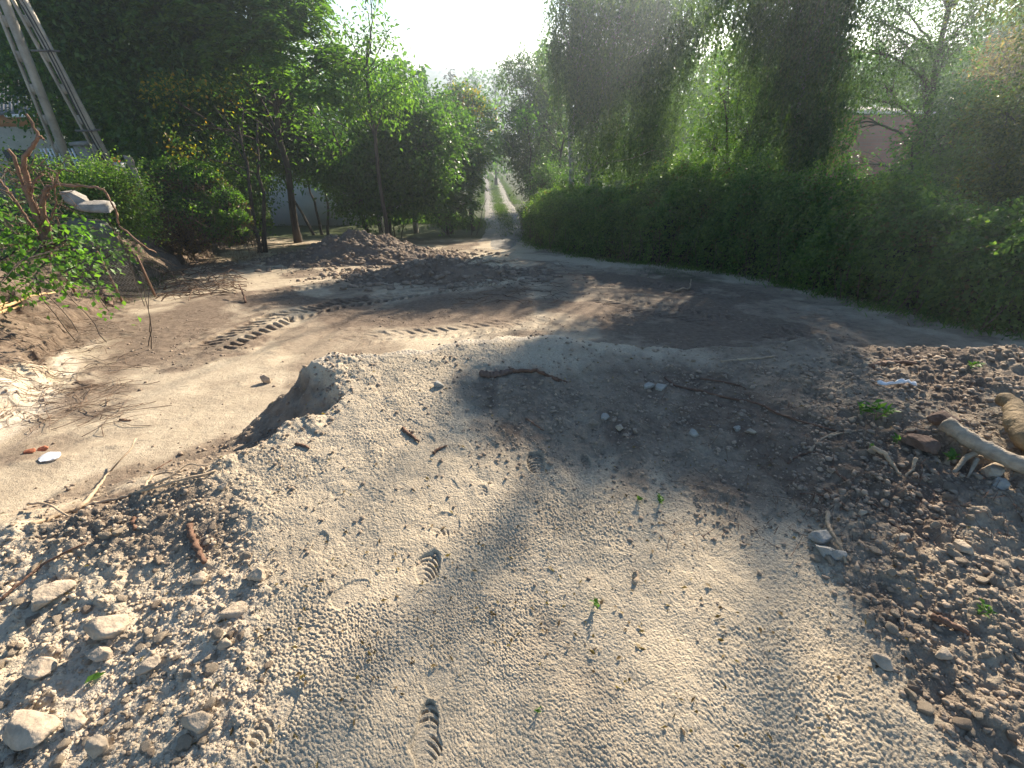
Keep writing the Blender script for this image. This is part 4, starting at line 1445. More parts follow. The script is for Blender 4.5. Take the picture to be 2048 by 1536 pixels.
for (u, v, w, h_, lb) in [(62, 905, 17, 9, 'left piece of broken red brick at the foot of the bank'), (90, 899, 17, 9, 'right piece of broken red brick at the foot of the bank')]:
    stone(u, v, w, h_, None, 560 + u, 'brick', lb, 'brick', None, 'brick_piece', yaw=0.3, sink=0.2, box=0.5)
stone(100, 918, 44, 8, None, 571, 'plastic', 'thin whitish slab of lime below the broken bricks', 'slab', None, 'lime_slab', sink=0.4, box=0.5)

# medium clods: countable, all of one look
protos = []
for a in range(7):
    me = bpy.data.meshes.new('clod')
    q = rock_verts(700 + a, IV2, 0.8, 0.14)
    o = mesh_obj('clod', q, [IF2], M['clod'] if a < 5 else M['clod_dark'])
    protos.append(o)
used = set()
cnt = 0


def scatter_clods(n, box_, sz, label, group, need):
    global cnt
    tries = 0
    made = 0
    while made < n and tries < n * 30:
        tries += 1
        u, v = rng.uniform(box_[0], box_[2]), rng.uniform(box_[1], box_[3])
        p = ground_at(u, v)
        z, m = height(np.array([p[0]]), np.array([p[1]]), True)
        if rng.random() > need(m):
            continue
        a = int(rng.integers(0, 7))
        o = protos[a] if a not in used else protos[a].copy()
        if a in used:
            COL.objects.link(o)
        used.add(a)
        s = sz[0] + (sz[1] - sz[0]) * rng.random() ** 2.5
        o.scale = (s * rng.uniform(0.8, 1.4), s * rng.uniform(0.8, 1.2), s * rng.uniform(0.5, 0.85))
        o.rotation_euler = (rng.uniform(-0.4, 0.4), rng.uniform(-0.4, 0.4), rng.uniform(0, 6.28))
        o.location = (float(p[0]), float(p[1]), float(z[0] + o.scale[2] * 0.35))
        tag(o, label, 'clod', group)
        made += 1


scatter_clods(150, (0, 1030, 540, 1536), (0.008, 0.024), 'small pale clod lying loose in the rubble slope at the lower left', 'clods of the lower left rubble', lambda m: float(m['ll'][0]) * 0.9)
scatter_clods(110, (1580, 760, 2048, 1536), (0.008, 0.024), 'small brown clod lying loose on the churned soil at the right', 'clods of the churned soil at the right', lambda m: float(m['lr'][0]) * 0.9)
for i, o in enumerate(protos):
    if i not in used:
        bpy.data.objects.remove(o)


def crumbs(name, label, n, xr, yr, size, want, seed, mat):
    """loose crumbs nobody could count"""
    r = np.random.default_rng(seed)
    a = r.uniform(math.radians(xr[0]), math.radians(xr[1]), n)
    d = np.exp(r.uniform(math.log(yr[0]), math.log(yr[1]), n))
    x, y = d * np.sin(a), d * np.cos(a)
    z, m = height(x, y, True)
    k_ = r.random(n) < want(m, x, y)
    x, y, z, d = x[k_], y[k_], z[k_], d[k_]
    n = len(x)
    s = size[0] * (size[1] / size[0]) ** (r.random(n) ** 3.0) * (0.6 + 0.4 * np.clip(d, 0.8, 4))
    Vb = IV0[None] * (1 + 0.28 * r.normal(size=(n, 12, 1))) * s[:, None, None] * np.stack([r.uniform(0.8, 1.3, n), r.uniform(0.8, 1.3, n), r.uniform(0.5, 0.9, n)], 1)[:, None, :]
    th = r.uniform(0, 6.28, n)
    c_, s_ = np.cos(th), np.sin(th)
    X = Vb[:, :, 0] * c_[:, None] - Vb[:, :, 1] * s_[:, None] + x[:, None]
    Y = Vb[:, :, 0] * s_[:, None] + Vb[:, :, 1] * c_[:, None] + y[:, None]
    Z = Vb[:, :, 2] + (z + s * 0.25)[:, None]
    f = (np.arange(n)[:, None, None] * 12 + IF0[None]).reshape(-1, 3)
    o = mesh_obj(name, np.stack([X, Y, Z], -1).reshape(-1, 3), [f], M[mat], None, smooth=False)
    tag(o, label, 'soil', None, 'stuff')


crumbs('soil_crumbs', 'loose pale crumbs of dry soil strewn over the lower left rubble', 50000, (-78, -8), (0.5, 3.4), (0.0014, 0.008),
       lambda m, x, y: m['ll'] * 0.9, 91, 'clod')
crumbs('soil_crumbs', 'loose brown crumbs of soil strewn over the churned right side', 60000, (10, 76), (0.6, 4.2), (0.0014, 0.010),
       lambda m, x, y: m['lr'] * 0.9, 92, 'clod_dark')
crumbs('soil_crumbs', 'dark crumbs of topsoil scattered over the whole clearing', 62000, (-66, 60), (1.0, 16), (0.002, 0.009),
       lambda m, x, y: 0.03 + 0.75 * m['lm'] + 0.10 * sm(1.5, 2.2, y) * m['flat'] + 0.5 * np.clip(m['bank'], 0, 1) + 0.40 * m['lump'] * (1 - 0.85 * m['flat']) + 0.7 * np.exp(-(m['e'] / 0.12) ** 2) * (x < -0.9) + 0.35 * (m['q'] > 0.5) * (m['q'] < 1.0) * (x < -0.9) * (y < 3.2), 93, 'clod_dark')


def heap_crumbs(zf, x, y, ax, ay, n, seed, label):
    r = np.random.default_rng(seed)
    th, rr_ = r.uniform(0, 6.28, n), np.sqrt(r.random(n)) * (1.05 + 0.45 * r.random(n) ** 2)
    px_, py_ = x + ax * rr_ * np.cos(th), y + ay * rr_ * np.sin(th)
    V_, F_ = [], []
    for i_ in range(n):
        s_ = 0.015 + 0.07 * r.random() ** 4
        q = IV0 * (1 + 0.25 * r.normal(size=(12, 1))) * s_ * np.array([1.2, 1, 0.7])
        z_ = zf(px_[i_], py_[i_]) if rr_[i_] < 0.97 else h1(px_[i_], py_[i_])
        V_.append(q + np.array([px_[i_], py_[i_], z_ + s_ * 0.3]))
        F_.append(IF0 + 12 * i_)
    o = mesh_obj('soil_crumbs', np.concatenate(V_), [np.concatenate(F_)], M['clod_dark'], None, True)
    tag(o, label, 'soil', None, 'stuff')


heap_crumbs(pz1, -4.75, 14.3, 3.6, 2.2, 1700, 95, 'lumps of soil covering the large dark heap')
heap_crumbs(pz2, -1.75, 10.9, 2.7, 1.3, 1100, 96, 'lumps of soil covering the lower brown heap')

# ---------------------------------------------------------------- sticks, roots, logs
def on_ground(pts, rpx, lift=0.0):
    """points along a stick that lies on the ground, given as seen; returns path and metre radius"""
    out = []
    for q in pts:
        g_ = ground_at(q[0], q[1])
        if len(q) > 2:
            g_ = g_ + np.array([0, 0, q[2]])
        out.append(g_)
    out = np.array(out)
    t = depth_of(out).mean()
    return out, rpx / F * t


def stick(paths, rpx, mat, label, cat='stick', name='stick', seed=0, taper=0.55, n=7, lift=0.5, group=None):
    """paths: one or more polylines (first is the main stem)"""
    if not isinstance(paths[0][0], (tuple, list)):
        paths = [paths]
    r = np.random.default_rng(seed + 1000)
    mb = MB()
    c = None
    for k_, p in enumerate(paths):
        P, rad_ = on_ground(p, rpx * (1 if k_ == 0 else 0.7))
        if c is None:
            c = P[0].copy()
        P = smooth_path(P, max(6, len(P) * 5))
        P[1:-1] += r.normal(size=(len(P) - 2, 3)) * rad_ * 0.22
        P[:, 2] += rad_ * lift
        mb.tube(P, rad_ * np.linspace(1, taper, len(P)), n, rough=0.13, seed=seed)
    root_loc = c
    V_ = np.concatenate(mb.V) - root_loc
    mb.V = [V_]
    o = mb.obj(name, M[mat])
    o.location = [float(a) for a in root_loc]
    tag(o, label, cat, group)
    return o


stick([[(1000, 746), (1035, 744), (1070, 743), (1092, 752), (1118, 764)], [(1092, 752), (1110, 757), (1134, 766)], [(1035, 744), (1022, 738)]], 4.5, 'brown_stick', 'dark branch bending right on the pale sand below the crest', 'branch', 'branch', 1)
stick([(963, 750), (980, 752), (1005, 750), (1022, 744)], 7, 'rotten', 'thick strip of bark at the left end of the dark branch', 'bark', 'bark_strip', 2, 0.8)
stick([(1330, 755), (1350, 772), (1400, 782), (1460, 798), (1510, 806), (1560, 830), (1610, 846), (1672, 862)], 2.6, 'brown_stick', 'long thin dark twig running down the shaded slope', 'twig', 'twig', 3)
stick([(1400, 758), (1450, 765), (1490, 778), (1500, 800)], 1.8, 'brown_stick', 'thin arching side twig above the long dark twig', 'twig', 'twig', 4)
stick([(1442, 724), (1480, 720), (1515, 718), (1550, 714)], 2.8, 'pale_stick', 'straight pale stick lying on the shaded crest', 'stick', 'stick', 5)
stick([[(1618, 903), (1636, 884), (1655, 873), (1677, 864)], [(1655, 873), (1690, 866), (1726, 860)]], 3.0, 'pale_stick', 'pale forked stick at the end of the long dark twig', 'stick', 'stick', 6)
stick([(1575, 928), (1592, 914), (1618, 906), (1640, 905)], 2.4, 'brown_stick', 'dark twig below the forked stick', 'twig', 'twig', 7)
stick([(1738, 904, 0.02), (1760, 912, 0.02), (1780, 930, 0.01), (1800, 952)], 4.8, 'pale_stick', 'curved pale stick rising from the soil right of the forked stick', 'stick', 'stick', 8)
stick([(1826, 924, 0.02), (1823, 940, 0.01), (1810, 955)], 3.6, 'pale_stick', 'short bright splinter right of the curved pale stick', 'stick', 'stick', 9)
stick([(1664, 935), (1685, 958), (1712, 980), (1730, 998), (1757, 1018)], 3.4, 'brown_stick', 'orange brown stem lying on the loose soil', 'stick', 'stick', 10)
stick([(1648, 977), (1670, 995), (1695, 1018)], 2.0, 'brown_stick', 'upper thin reddish root under the orange brown stem', 'root', 'root', 11)
stick([(1660, 1008), (1690, 1020), (1718, 1034)], 1.8, 'brown_stick', 'lower thin reddish root under the orange brown stem', 'root', 'root', 12)
stick([(1652, 1028, 0.01), (1652, 1055, 0.02), (1657, 1075, 0.03), (1672, 1100, 0.03), (1688, 1130, 0.01)], 4.2, 'pale_stick', 'bent stick leaning over three grey stones', 'stick', 'stick', 13)
stick([(1858, 1236, 0.01), (1890, 1250, 0.01), (1932, 1268)], 7.0, 'brown_stick', 'short thick stick half buried in the loose soil at the right', 'stick', 'stick', 14, 0.8)
stick([[(62, 1050), (120, 1032), (180, 1012), (240, 998), (290, 985, 0.01), (330, 978, 0.02), (385, 962, 0.02), (432, 942)], [(150, 1026, 0.0), (190, 1000, 0.03), (222, 968, 0.07), (250, 945, 0.10), (275, 928, 0.13), (290, 905, 0.15)],
       [(65, 1020, 0.04), (100, 1022, 0.05), (140, 1036, 0.01)], [(285, 985, 0.0), (310, 962, 0.03), (345, 954, 0.03), (395, 962, 0.01)], [(290, 980, 0.01), (345, 972, 0.05), (385, 945, 0.05), (420, 938, 0.02)]],
      4.2, 'pale_stick', 'long bleached vine with forking stems along the edge of the bank', 'vine', 'vine_stem', 15, 0.5)
stick([(380, 1053), (386, 1080), (396, 1098), (410, 1127)], 6.5, 'brown_stick', 'short dark gnarled stick upright on the gravel left of the smooth sand', 'stick', 'stick', 16, 0.8)
stick([(0, 1207, 0.01), (45, 1172, 0.015), (90, 1138, 0.02), (130, 1115, 0.02), (176, 1090, 0.01)], 3.2, 'brown_stick', 'long thin straight twig across the rubble at the left edge', 'twig', 'twig', 17, 0.6)
stick([(267, 1040), (272, 1060)], 5, 'brown_stick', 'tiny dark stub on the gravel by the bleached vine', 'stick', 'stick', 18, 0.8)
stick([(302, 1208), (320, 1218), (340, 1230)], 3, 'pale_stick', 'tiny pale splinter on the rubble slope', 'splinter', 'splinter', 19)
stick([(1270, 1145), (1272, 1168)], 5, 'pale_stick', 'tiny flat chip of wood on the smooth sand right of the seedling', 'chip', 'wood_chip', 20, 0.9)
stick([(804, 857), (818, 868), (838, 886)], 4, 'brown_stick', 'short dark twig on the sand left of the shaded patch', 'twig', 'twig', 21)
stick([(592, 890), (608, 892), (618, 898)], 3.5, 'brown_stick', 'tiny dark twig near the rim of the shaded hollow', 'twig', 'twig', 22)
stick([(866, 908), (880, 898), (894, 893)], 3.5, 'brown_stick', 'tiny dark twig left of the boot prints', 'twig', 'twig', 23)
stick([(1052, 838), (1070, 850), (1088, 862)], 2, 'brown_stick', 'thin dark twig above the deepest boot print', 'twig', 'twig', 24)
stick([(1350, 585, 0.02), (1365, 582, 0.05), (1378, 580, 0.03), (1379, 572, 0.15)], 2, 'pale_stick', 'small pale twig curling up in the shaded clearing', 'twig', 'twig', 25)
stick([(492, 606), (490, 598, 0.09), (486, 590, 0.22)], 2.2, 'brown_stick', 'short dark stake standing in the clearing by the brushwood', 'stake', 'stake', 26)
stick([(310, 940), (345, 920)], 1.6, 'brown_stick', 'thin twig lying on the graded sand below the bank', 'twig', 'twig', 27)
stick([(240, 840), (262, 842)], 2.4, 'brown_stick', 'short dark twig on the graded sand at the left', 'twig', 'twig', 28)
stick([(1780, 945), (1500 + 250, 958)], 1.4, 'brown_stick', 'hair thin root right of the curved pale stick', 'root', 'root', 29)
stick([(1600, 988), (1640, 990), (1668, 1000)], 1.6, 'brown_stick', 'thin dark root at the border of the shaded slope', 'root', 'root', 30)
stick([(960, 528), (985, 523), (1002, 527)], 3.0, 'pale_stick', 'pale stick on the right end of the lower heap', 'stick', 'stick', 31)
stick([(1740, 735), (1785, 727), (1830, 730)], 6, 'dead_wood', 'half buried brown branch on the crest at the right', 'branch', 'branch', 32, 0.6)
stick([(1780, 1045), (1800, 1060), (1825, 1082)], 2, 'brown_stick', 'thin root on the loose soil right of the three stones', 'root', 'root', 33)
stick([(1905, 1075), (1920, 1050)], 1.8, 'pale_stick', 'thin straw on the loose soil under the log', 'straw', 'straw', 34)


def log(name, label, pts, rpx, mat, seed, forks=(), taper=0.9):
    P, rad_ = on_ground(pts, rpx)
    root = empty(name, P[0])
    tag(root, label, 'log')
    P = smooth_path(P, 26)
    P[:, 2] += rad_ * 0.9
    mb = MB()
    mb.tube(P, rad_ * np.linspace(0.95, 1.05 * taper, 26) * (1 + 0.05 * np.sin(np.arange(26) * 1.1)), 14, rough=0.07, seed=seed)
    for fk in forks:
        Q, r2 = on_ground(fk[0], fk[1])
        Q = smooth_path(Q, 12)
        mb.tube(Q, np.linspace(r2, r2 * 0.5, 12), 9, rough=0.08, seed=seed + 1)
    mb.obj('trunk', M[mat], root)
    return root


log('log', 'bleached barkless log with a short stub of a branch at the right edge', [(1872, 868, 0.04), (1925, 905, 0.04), (1975, 935, 0.045), (2060, 975, 0.05)], 16, 'log', 71,
    [([(1970, 925, 0.06), (1950, 918, 0.05), (1925, 925, 0.03), (1908, 945, 0.0)], 7), ([(1945, 930, 0.04), (1935, 955, 0.0)], 4)])
log('log', 'mossy brown log lying behind the bleached log', [(1985, 822, 0.05), (2005, 840, 0.06), (2012, 870, 0.05), (2035, 905, 0.05), (2080, 945, 0.05)], 15, 'mossy_log', 72, [([(2014, 868, 0.08), (2040, 860, 0.08), (2075, 872, 0.08)], 7)], 1.5)
stone(1885, 846, 58, 26, 40, 81, 'rotten', 'flat curled slab of reddish bark above the tip of the bleached log', 'bark', None, 'bark_slab', 0.2, 0.1, 0.6)
stone(1842, 898, 70, 30, 40, 82, 'rotten', 'dark rotten chunk of wood left of the bleached log', 'wood', None, 'wood_chunk', -0.35, 0.2, 0.7)

# white strip of plastic
P_, r_ = on_ground([(1750, 770, 0.01), (1780, 774, 0.015), (1800, 770, 0.02), (1828, 774, 0.01)], 5)
mb = MB()
t_ = smooth_path(P_, 18)
V_ = []
for i_, p in enumerate(t_):
    w_ = 0.016 * (0.6 + 0.5 * math.sin(i_ * 0.9))
    V_ += [p + [0, -w_, 0.004], p + [0, 0, 0.018 + 0.006 * math.sin(i_ * 1.7)], p + [0, w_, 0.004]]
V_ = np.array(V_)
f_ = np.array([(a * 3 + b, a * 3 + b + 1, a * 3 + b + 4, a * 3 + b + 3) for a in range(17) for b in range(2)])
o = mesh_obj('plastic_scrap', V_ - P_[0], [f_], M['plastic'])
o.location = [float(a) for a in P_[0]]
sol = o.modifiers.new('thick', 'SOLIDIFY')
sol.thickness = 0.002
tag(o, 'crumpled strip of white plastic lying on the dark soil of the right mound', 'plastic strip')


# brushwood and roots at the foot of the left bank
def tangle(name, label, area, n, L, rad_, mat, seed, up=0.12, cat='brushwood', kind='stuff'):
    r = np.random.default_rng(seed)
    mb = MB()
    for _ in range(n):
        u, v = r.uniform(area[0], area[2]), r.uniform(area[1], area[3])
        g_ = ground_at(u, v)
        a = r.uniform(0, 6.28)
        l = r.uniform(L[0], L[1])
        m = 6
        t = np.linspace(-0.5, 0.5, m)
        bend = r.normal() * 0.35
        x = g_[0] + l * t * math.cos(a) - bend * l * t * t * math.sin(a)
        y = g_[1] + l * t * math.sin(a) + bend * l * t * t * math.cos(a)
        z = height(x, y) + 0.01 + up * r.random() * (1 - 3.6 * t * t) + r.normal(size=m) * 0.01
        mb.tube(np.stack([x, y, z], 1), np.linspace(rad_, rad_ * 0.4, m), 4, cap=False)
    o = mb.obj(name, M[mat])
    tag(o, label, cat, None, kind)


tangle('brushwood', 'tangle of dry twigs and roots at the foot of the left bank', (330, 530, 475, 600), 130, (0.3, 1.0), 0.010, 'twig', 101, 0.22)
tangle('fine_roots', 'fine torn roots hanging out of the left bank', (0, 560, 260, 860), 230, (0.15, 0.7), 0.0035, 'twig', 102, 0.04, 'roots')
tangle('fine_roots', 'fine torn roots and straw on the upper left bank', (150, 470, 360, 600), 150, (0.15, 0.6), 0.004, 'pale_stick', 103, 0.08, 'roots')
tangle('dry_straw', 'scattered bits of straw and fine twigs over the clearing', (200, 560, 1700, 680), 260, (0.06, 0.25), 0.002, 'brown_stick', 104, 0.02, 'straw')
tangle('dry_straw', 'scattered bits of fine twig on the churned soil at the right', (1330, 740, 2048, 1100), 260, (0.03, 0.16), 0.0013, 'brown_stick', 105, 0.01, 'straw')
tangle('dry_straw', 'broken stalks on the lower brown heap and beside it', (900, 520, 1130, 610), 120, (0.2, 0.6), 0.006, 'twig', 106, 0.06, 'straw')

# dead bush with sawn stems and one long arching branch
def dead_bush():
    Y0 = 6.2

    def q(*a):
        return np.array([ptY(u, v, Y0 + (w[0] if w else 0)) for u, v, *w in a])
    b = ptY(95, 470, Y0)
    root = empty('dead_bush', (b[0], b[1], h1(b[0], b[1])))
    tag(root, 'leafless sawn off bush with twisted reddish stems on the left bank', 'bush')
    r = np.random.default_rng(3)
    mb = MB()
    stems = [([(100, 520), (85, 450), (62, 400), (52, 350), (47, 318), (60, 300), (75, 275), (68, 255), (52, 228)], 0.050, 0.014),
             ([(75, 275), (82, 273), (88, 280)], 0.018, 0.010),
             ([(95, 500), (70, 430), (48, 370), (38, 345), (30, 320), (16, 298)], 0.035, 0.016),
             ([(105, 500), (92, 445), (84, 420), (88, 390), (97, 372)], 0.036, 0.028),
             ([(97, 372), (130, 371), (170, 373), (205, 378), (222, 405), (232, 425), (238, 450), (262, 472), (285, 490), (312, 505, 0.5)], 0.017, 0.008),
             ([(88, 495), (75, 440), (62, 395), (70, 360), (86, 350)], 0.024, 0.010),
             ([(80, 480), (50, 430), (25, 395), (0, 362), (-30, 340)], 0.022, 0.010),
             ([(60, 500), (40, 470), (15, 445), (-20, 420)], 0.018, 0.008),
             ([(100, 440), (112, 400), (100, 350), (75, 340)], 0.012, 0.005),
             ([(90, 400), (110, 365), (125, 340), (150, 345)], 0.010, 0.004)]
    for pts, a, c in stems:
        P = smooth_path(q(*pts), len(pts) * 5)
        P[1:-1] += r.normal(size=(len(P) - 2, 3)) * 0.006
        mb.tube(P, np.linspace(a, c, len(P)), 8, rough=0.12, seed=5)
    mb.obj('stems', M['dead_wood'], root)
    tw = MB()
    for _ in range(120):
        u, v = r.uniform(15, 120), r.uniform(330, 500)
        a = q((u, v))[0]
        d = rand_dir(r, 1)[0] * np.array([1, 0.7, 1])
        l = r.uniform(0.1, 0.45)
        t = np.linspace(0, 1, 5)[:, None]
        tw.tube(a + d * l * t + r.normal(size=(5, 3)) * 0.015, np.linspace(0.006, 0.002, 5), 4, cap=False)
    tw.obj('side_twigs', M['twig'], root)


dead_bush()
stick([[(0, 636, 0.10), (40, 622, 0.12), (80, 610, 0.14), (122, 598, 0.10)], [(0, 628, 0.10), (20, 620, 0.1), (40, 614, 0.1)]], 3.6, 'straw', 'upper long yellow stalks sticking out over the left bank', 'stalk', 'dry_stalk', 41, 0.4)
stick([(0, 641, 0.08), (30, 632, 0.10), (56, 626, 0.10)], 3.6, 'straw', 'lower short yellow stalk under the long ones on the left bank', 'stalk', 'dry_stalk', 42, 0.5)
stick([(205, 590, 0.05), (215, 602, 0.04), (228, 615, 0.0)], 5, 'rotten', 'dark stub of root poking from the left bank', 'root', 'root', 43)
stick([(105, 465, 0.25), (115, 500, 0.15), (128, 530, 0.02)], 7, 'dead_wood', 'reddish stem stub rising among the leafy sapling', 'stump', 'stump', 44)


# ---------------------------------------------------------------- low plants
def bush_at(name, label, cat, blobs, mat, seed, leaf, per, basepx, kind='leaf', tr=0.012, group=None, stems=3):
    return tree(name, label, cat, blobs, base_px(*basepx), mat, seed, leaf=leaf, per=per, kind=kind, trunk_r=tr, stems=stems, twig_r=0.003, group=group, fork=0.2)


bush_at('sapling', 'bright green leafy sapling growing round the foot of the dead bush', 'sapling',
        [(120, 480, 6.2, 30), (60, 450, 6.3, 26), (40, 500, 6.0, 40), (95, 520, 5.9, 36), (20, 550, 5.7, 36), (150, 500, 6.1, 24), (60, 560, 5.6, 30), (140, 478, 6.1, 18), (0, 470, 6.2, 26)],
        'leaf_sapling', 51, (0.085, 0.058), 2400, (90, 540, 6.0))
bush_at('sapling', 'small leafy shoot hanging down the face of the left bank', 'sapling',
        [(165, 555, 5.4, 20), (185, 580, 5.1, 20), (205, 592, 5.0, 14), (150, 535, 5.6, 16)], 'leaf_sapling', 52, (0.070, 0.050), 2600, (175, 560, 5.4))
bush_at('shrub', 'dim green undergrowth beside the chain link fence', 'shrub',
        [(200, 490, 7.9, 22), (235, 500, 8.0, 22), (165, 495, 7.6, 20), (130, 470, 7.6, 16), (185, 455, 8.2, 16), (20, 400, 9, 50), (-30, 450, 8, 60), (20, 335, 10, 40)], 'leaf_mid', 53, (0.06, 0.04), 2600, (200, 505, 7.6))
tree('shrub', 'clipped low hedge bush in front of the utility pole', 'shrub',
     [(100, 355, 10.5, 34), (140, 368, 10.3, 36), (180, 362, 10.2, 34), (225, 368, 10.3, 34), (255, 380, 10.4, 32), (268, 410, 10.8, 30), (280, 445, 11.2, 26), (250, 430, 10.6, 26), (60, 352, 10.8, 26), (165, 390, 10.0, 30), (215, 400, 10.0, 28), (120, 385, 10.2, 26)],
     base_px(170, 420, 10.3), 'leaf_hedge', 54, leaf=(0.055, 0.036), per=13000, trunk_r=0.04, stems=3, hollow=0.3)


def mound():
    """the overgrown bushy mound: a sprawling shrub, green on top, dry vines on its face"""
    Y0 = 15.0
    c = ptY(370, 420, Y0)
    base = np.array([c[0], c[1], h1(c[0], c[1])])
    root = empty('overgrown_shrub', base)
    tag(root, 'wide domed shrub, bright green on top with dry brown vines down its face', 'shrub')
    r = np.random.default_rng(61)
    bl = [(350, 350, 14.6, 46), (300, 345, 14.6, 32), (400, 360, 14.6, 46), (440, 400, 14.4, 46), (330, 400, 14.0, 60), (390, 430, 13.8, 60), (290, 400, 14.0, 42), (460, 440, 13.9, 40), (420, 465, 13.5, 42), (350, 465, 13.4, 46), (300, 455, 13.4, 42), (480, 475, 13.9, 28), (385, 490, 13.2, 34), (270, 440, 13.4, 24)]
    C = np.array([ptY(a, b, d) for a, b, d, e in bl])
    R_ = np.array([e * d / ray(a, b)[1] / F for a, b, d, e in bl])
    P, N_ = [], []
    for c_, r_ in zip(C, R_):
        n = int(11000 * r_ ** 2)
        d = rand_dir(r, n)
        d[:, 2] = np.abs(d[:, 2]) * 0.9 - 0.25
        p = c_ + d * r_ * (0.66 + 0.42 * r.random(n)[:, None]) * (1 + 0.25 * fbm(d[:, 0] * 3 + c_[0], d[:, 1] * 3 + d[:, 2] * 2, 1, 3, 5))[:, None]
        P.append(p)
        N_.append(d)
    P, N_ = np.concatenate(P), np.concatenate(N_)
    # leave only what is on the outside
    keep = np.ones(len(P), bool)
    for c_, r_ in zip(C, R_):
        keep &= np.linalg.norm(P - c_, axis=1) > r_ * 0.64
    P, N_ = P[keep], N_[keep]
    top = sm(-0.2, 0.9, (P[:, 2] - (base[2] + 1.0)) / 1.3 + 1.4 * fbm(P[:, 0], P[:, 2] * 1.5, 0.9, 3, 66) + 0.8 * (N_[:, 2] - 0.05))
    g_ = r.random(len(P)) < top
    s = r.uniform(0.6, 1.3, len(P))
    D = r.normal(size=P.shape) + np.array([0, 0, -0.5])
    for nm, sel, mt in (('foliage', g_, 'leaf_light'), ('dry_leaves', ~g_ & (r.random(len(P)) < 0.75), 'leaf_dry')):
        V_, f_ = leaf_arrays(P[sel], D[sel], unit(N_[sel] + 0.6 * r.normal(size=P[sel].shape)), 0.075 * s[sel], 0.045 * s[sel])
        mesh_obj(nm, V_, [f_], M[mt], root, smooth=False)
    tw = MB()
    for _ in range(650):
        i_ = r.integers(0, len(P))
        a = P[i_]
        l = r.uniform(0.3, 1.1)
        d = unit(np.array([r.normal() * 0.6, -0.4 - 0.3 * r.random(), -0.9 + 0.5 * r.normal()]))
        t = np.linspace(0, 1, 6)[:, None]
        q = a + N_[i_] * 0.06 * np.sin(t * 3.14) + d * l * t + r.normal(size=(6, 3)) * 0.025
        tw.tube(q, np.linspace(0.007, 0.003, 6), 3, cap=False)
    tw.obj('dead_vines', M['twig'], root)
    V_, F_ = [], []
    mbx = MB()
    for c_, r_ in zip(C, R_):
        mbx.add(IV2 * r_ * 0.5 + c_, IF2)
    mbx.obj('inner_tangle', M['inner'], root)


mound()


def sprout(u, v, hpx, label, seed, name='seedling', n=6):
    g_ = ground_at(u, v)
    t = depth_of(g_)
    h_ = hpx / F * t
    r = np.random.default_rng(seed)
    root = empty(name, g_)
    tag(root, label, 'seedling')
    st = MB()
    lvP, lvD = [], []
    for k_ in range(3):
        d = np.array([r.normal() * 0.3, r.normal() * 0.3, 1.0])
        P = g_ + np.outer(np.linspace(0, 1, 5), d * h_ * r.uniform(0.6, 1.0))
        st.tube(P, np.linspace(0.0016, 0.0008, 5), 4, cap=False)
        for _ in range(n):
            lvP.append(P[r.integers(2, 5)])
            lvD.append(np.array([r.normal(), r.normal(), 0.5]))
    st.obj('stem', M['leaf_sapling'], root)
    s = r.uniform(0.7, 1.2, len(lvP))
    V_, f_ = leaf_arrays(np.array(lvP), np.array(lvD), np.tile([0, 0, 1.0], (len(lvP), 1)) + 0.3 * r.normal(size=(len(lvP), 3)), h_ * 0.6 * s, h_ * 0.28 * s)
    mesh_obj('leaves', V_, [f_], M['leaf_sapling'], root, smooth=False)


for q in [(1188, 1210, 18, 'tiny seedling standing on the smooth sand in the foreground'), (1722, 830, 34, 'left thin green seedling on the dark soil of the right mound'), (1750, 840, 34, 'right thin green seedling on the dark soil of the right mound'),
          (1892, 925, 26, 'yellow green seedling beside the stub of the bleached log'), (1925, 882, 22, 'green shoot at the tip of the bleached log'), (1785, 885, 18, 'dim seedling left of the rotten wood chunk'),
          (1955, 1228, 22, 'small green shoot above the short thick stick'), (1074, 1424, 9, 'two leaf speck of green near the lower centre'), (1940, 738, 20, 'seedling on the crest of the right mound'), (1320, 1005, 16, 'low green shoot in the shaded slope, rightmost of two'),
          (1275, 1000, 12, 'low green shoot in the shaded slope, leftmost of two'), (2035, 838, 34, 'green shoots behind the mossy log'), (1742, 903, 14, 'pair of green leaves at the tip of the curved pale stick')]:
    sprout(q[0], q[1], q[2], q[3], int(q[0]))
g_ = ground_at(172, 1372)
V_, f_ = leaf_arrays(np.array([g_ + [0, 0, 0.012], g_ + [0.012, 0.01, 0.013]]), np.array([[0.6, 1, 0.1], [0.9, 0.7, 0.1]]), np.array([[0, 0, 1.0], [0.2, 0, 1]]), 0.045, 0.022)
o = mesh_obj('fallen_leaf', V_ - g_, [f_], M['leaf_sapling'], None, False)
o.location = [float(a) for a in g_]
tag(o, 'fallen green leaf on the pale rubble at the lower left', 'leaf')


def grass(name, label, area, n, hgt_, seed, wid=0.006, want=None, mat='grass'):
    r = np.random.default_rng(seed)
    us, vs = r.uniform(area[0], area[2], n), r.uniform(area[1], area[3], n)
    # positions thinned on a coarse grid of sightlines, then jittered on the ground
    G_ = [ground_at(u, v) for u, v in zip(us[:220], vs[:220])]
    G_ = np.array(G_)
    idx = r.integers(0, len(G_), n)
    jit = r.normal(size=(n, 2)) * 0.45
    x, y = G_[idx, 0] + jit[:, 0], G_[idx, 1] + jit[:, 1]
    z = height(x, y)
    h_ = hgt_ * r.uniform(0.4, 1.2, n)
    D = np.stack([r.normal(size=n) * 0.35, r.normal(size=n) * 0.35, np.ones(n)], 1)
    P = np.stack([x, y, z - 0.01], 1)
    V_, f_ = leaf_arrays(P, D, rand_dir(r, n), h_, wid * np.ones(n), 0.05)
    o = mesh_obj(name, V_, [f_], M[mat], None, smooth=False)
    tag(o, label, 'grass', None, 'stuff')


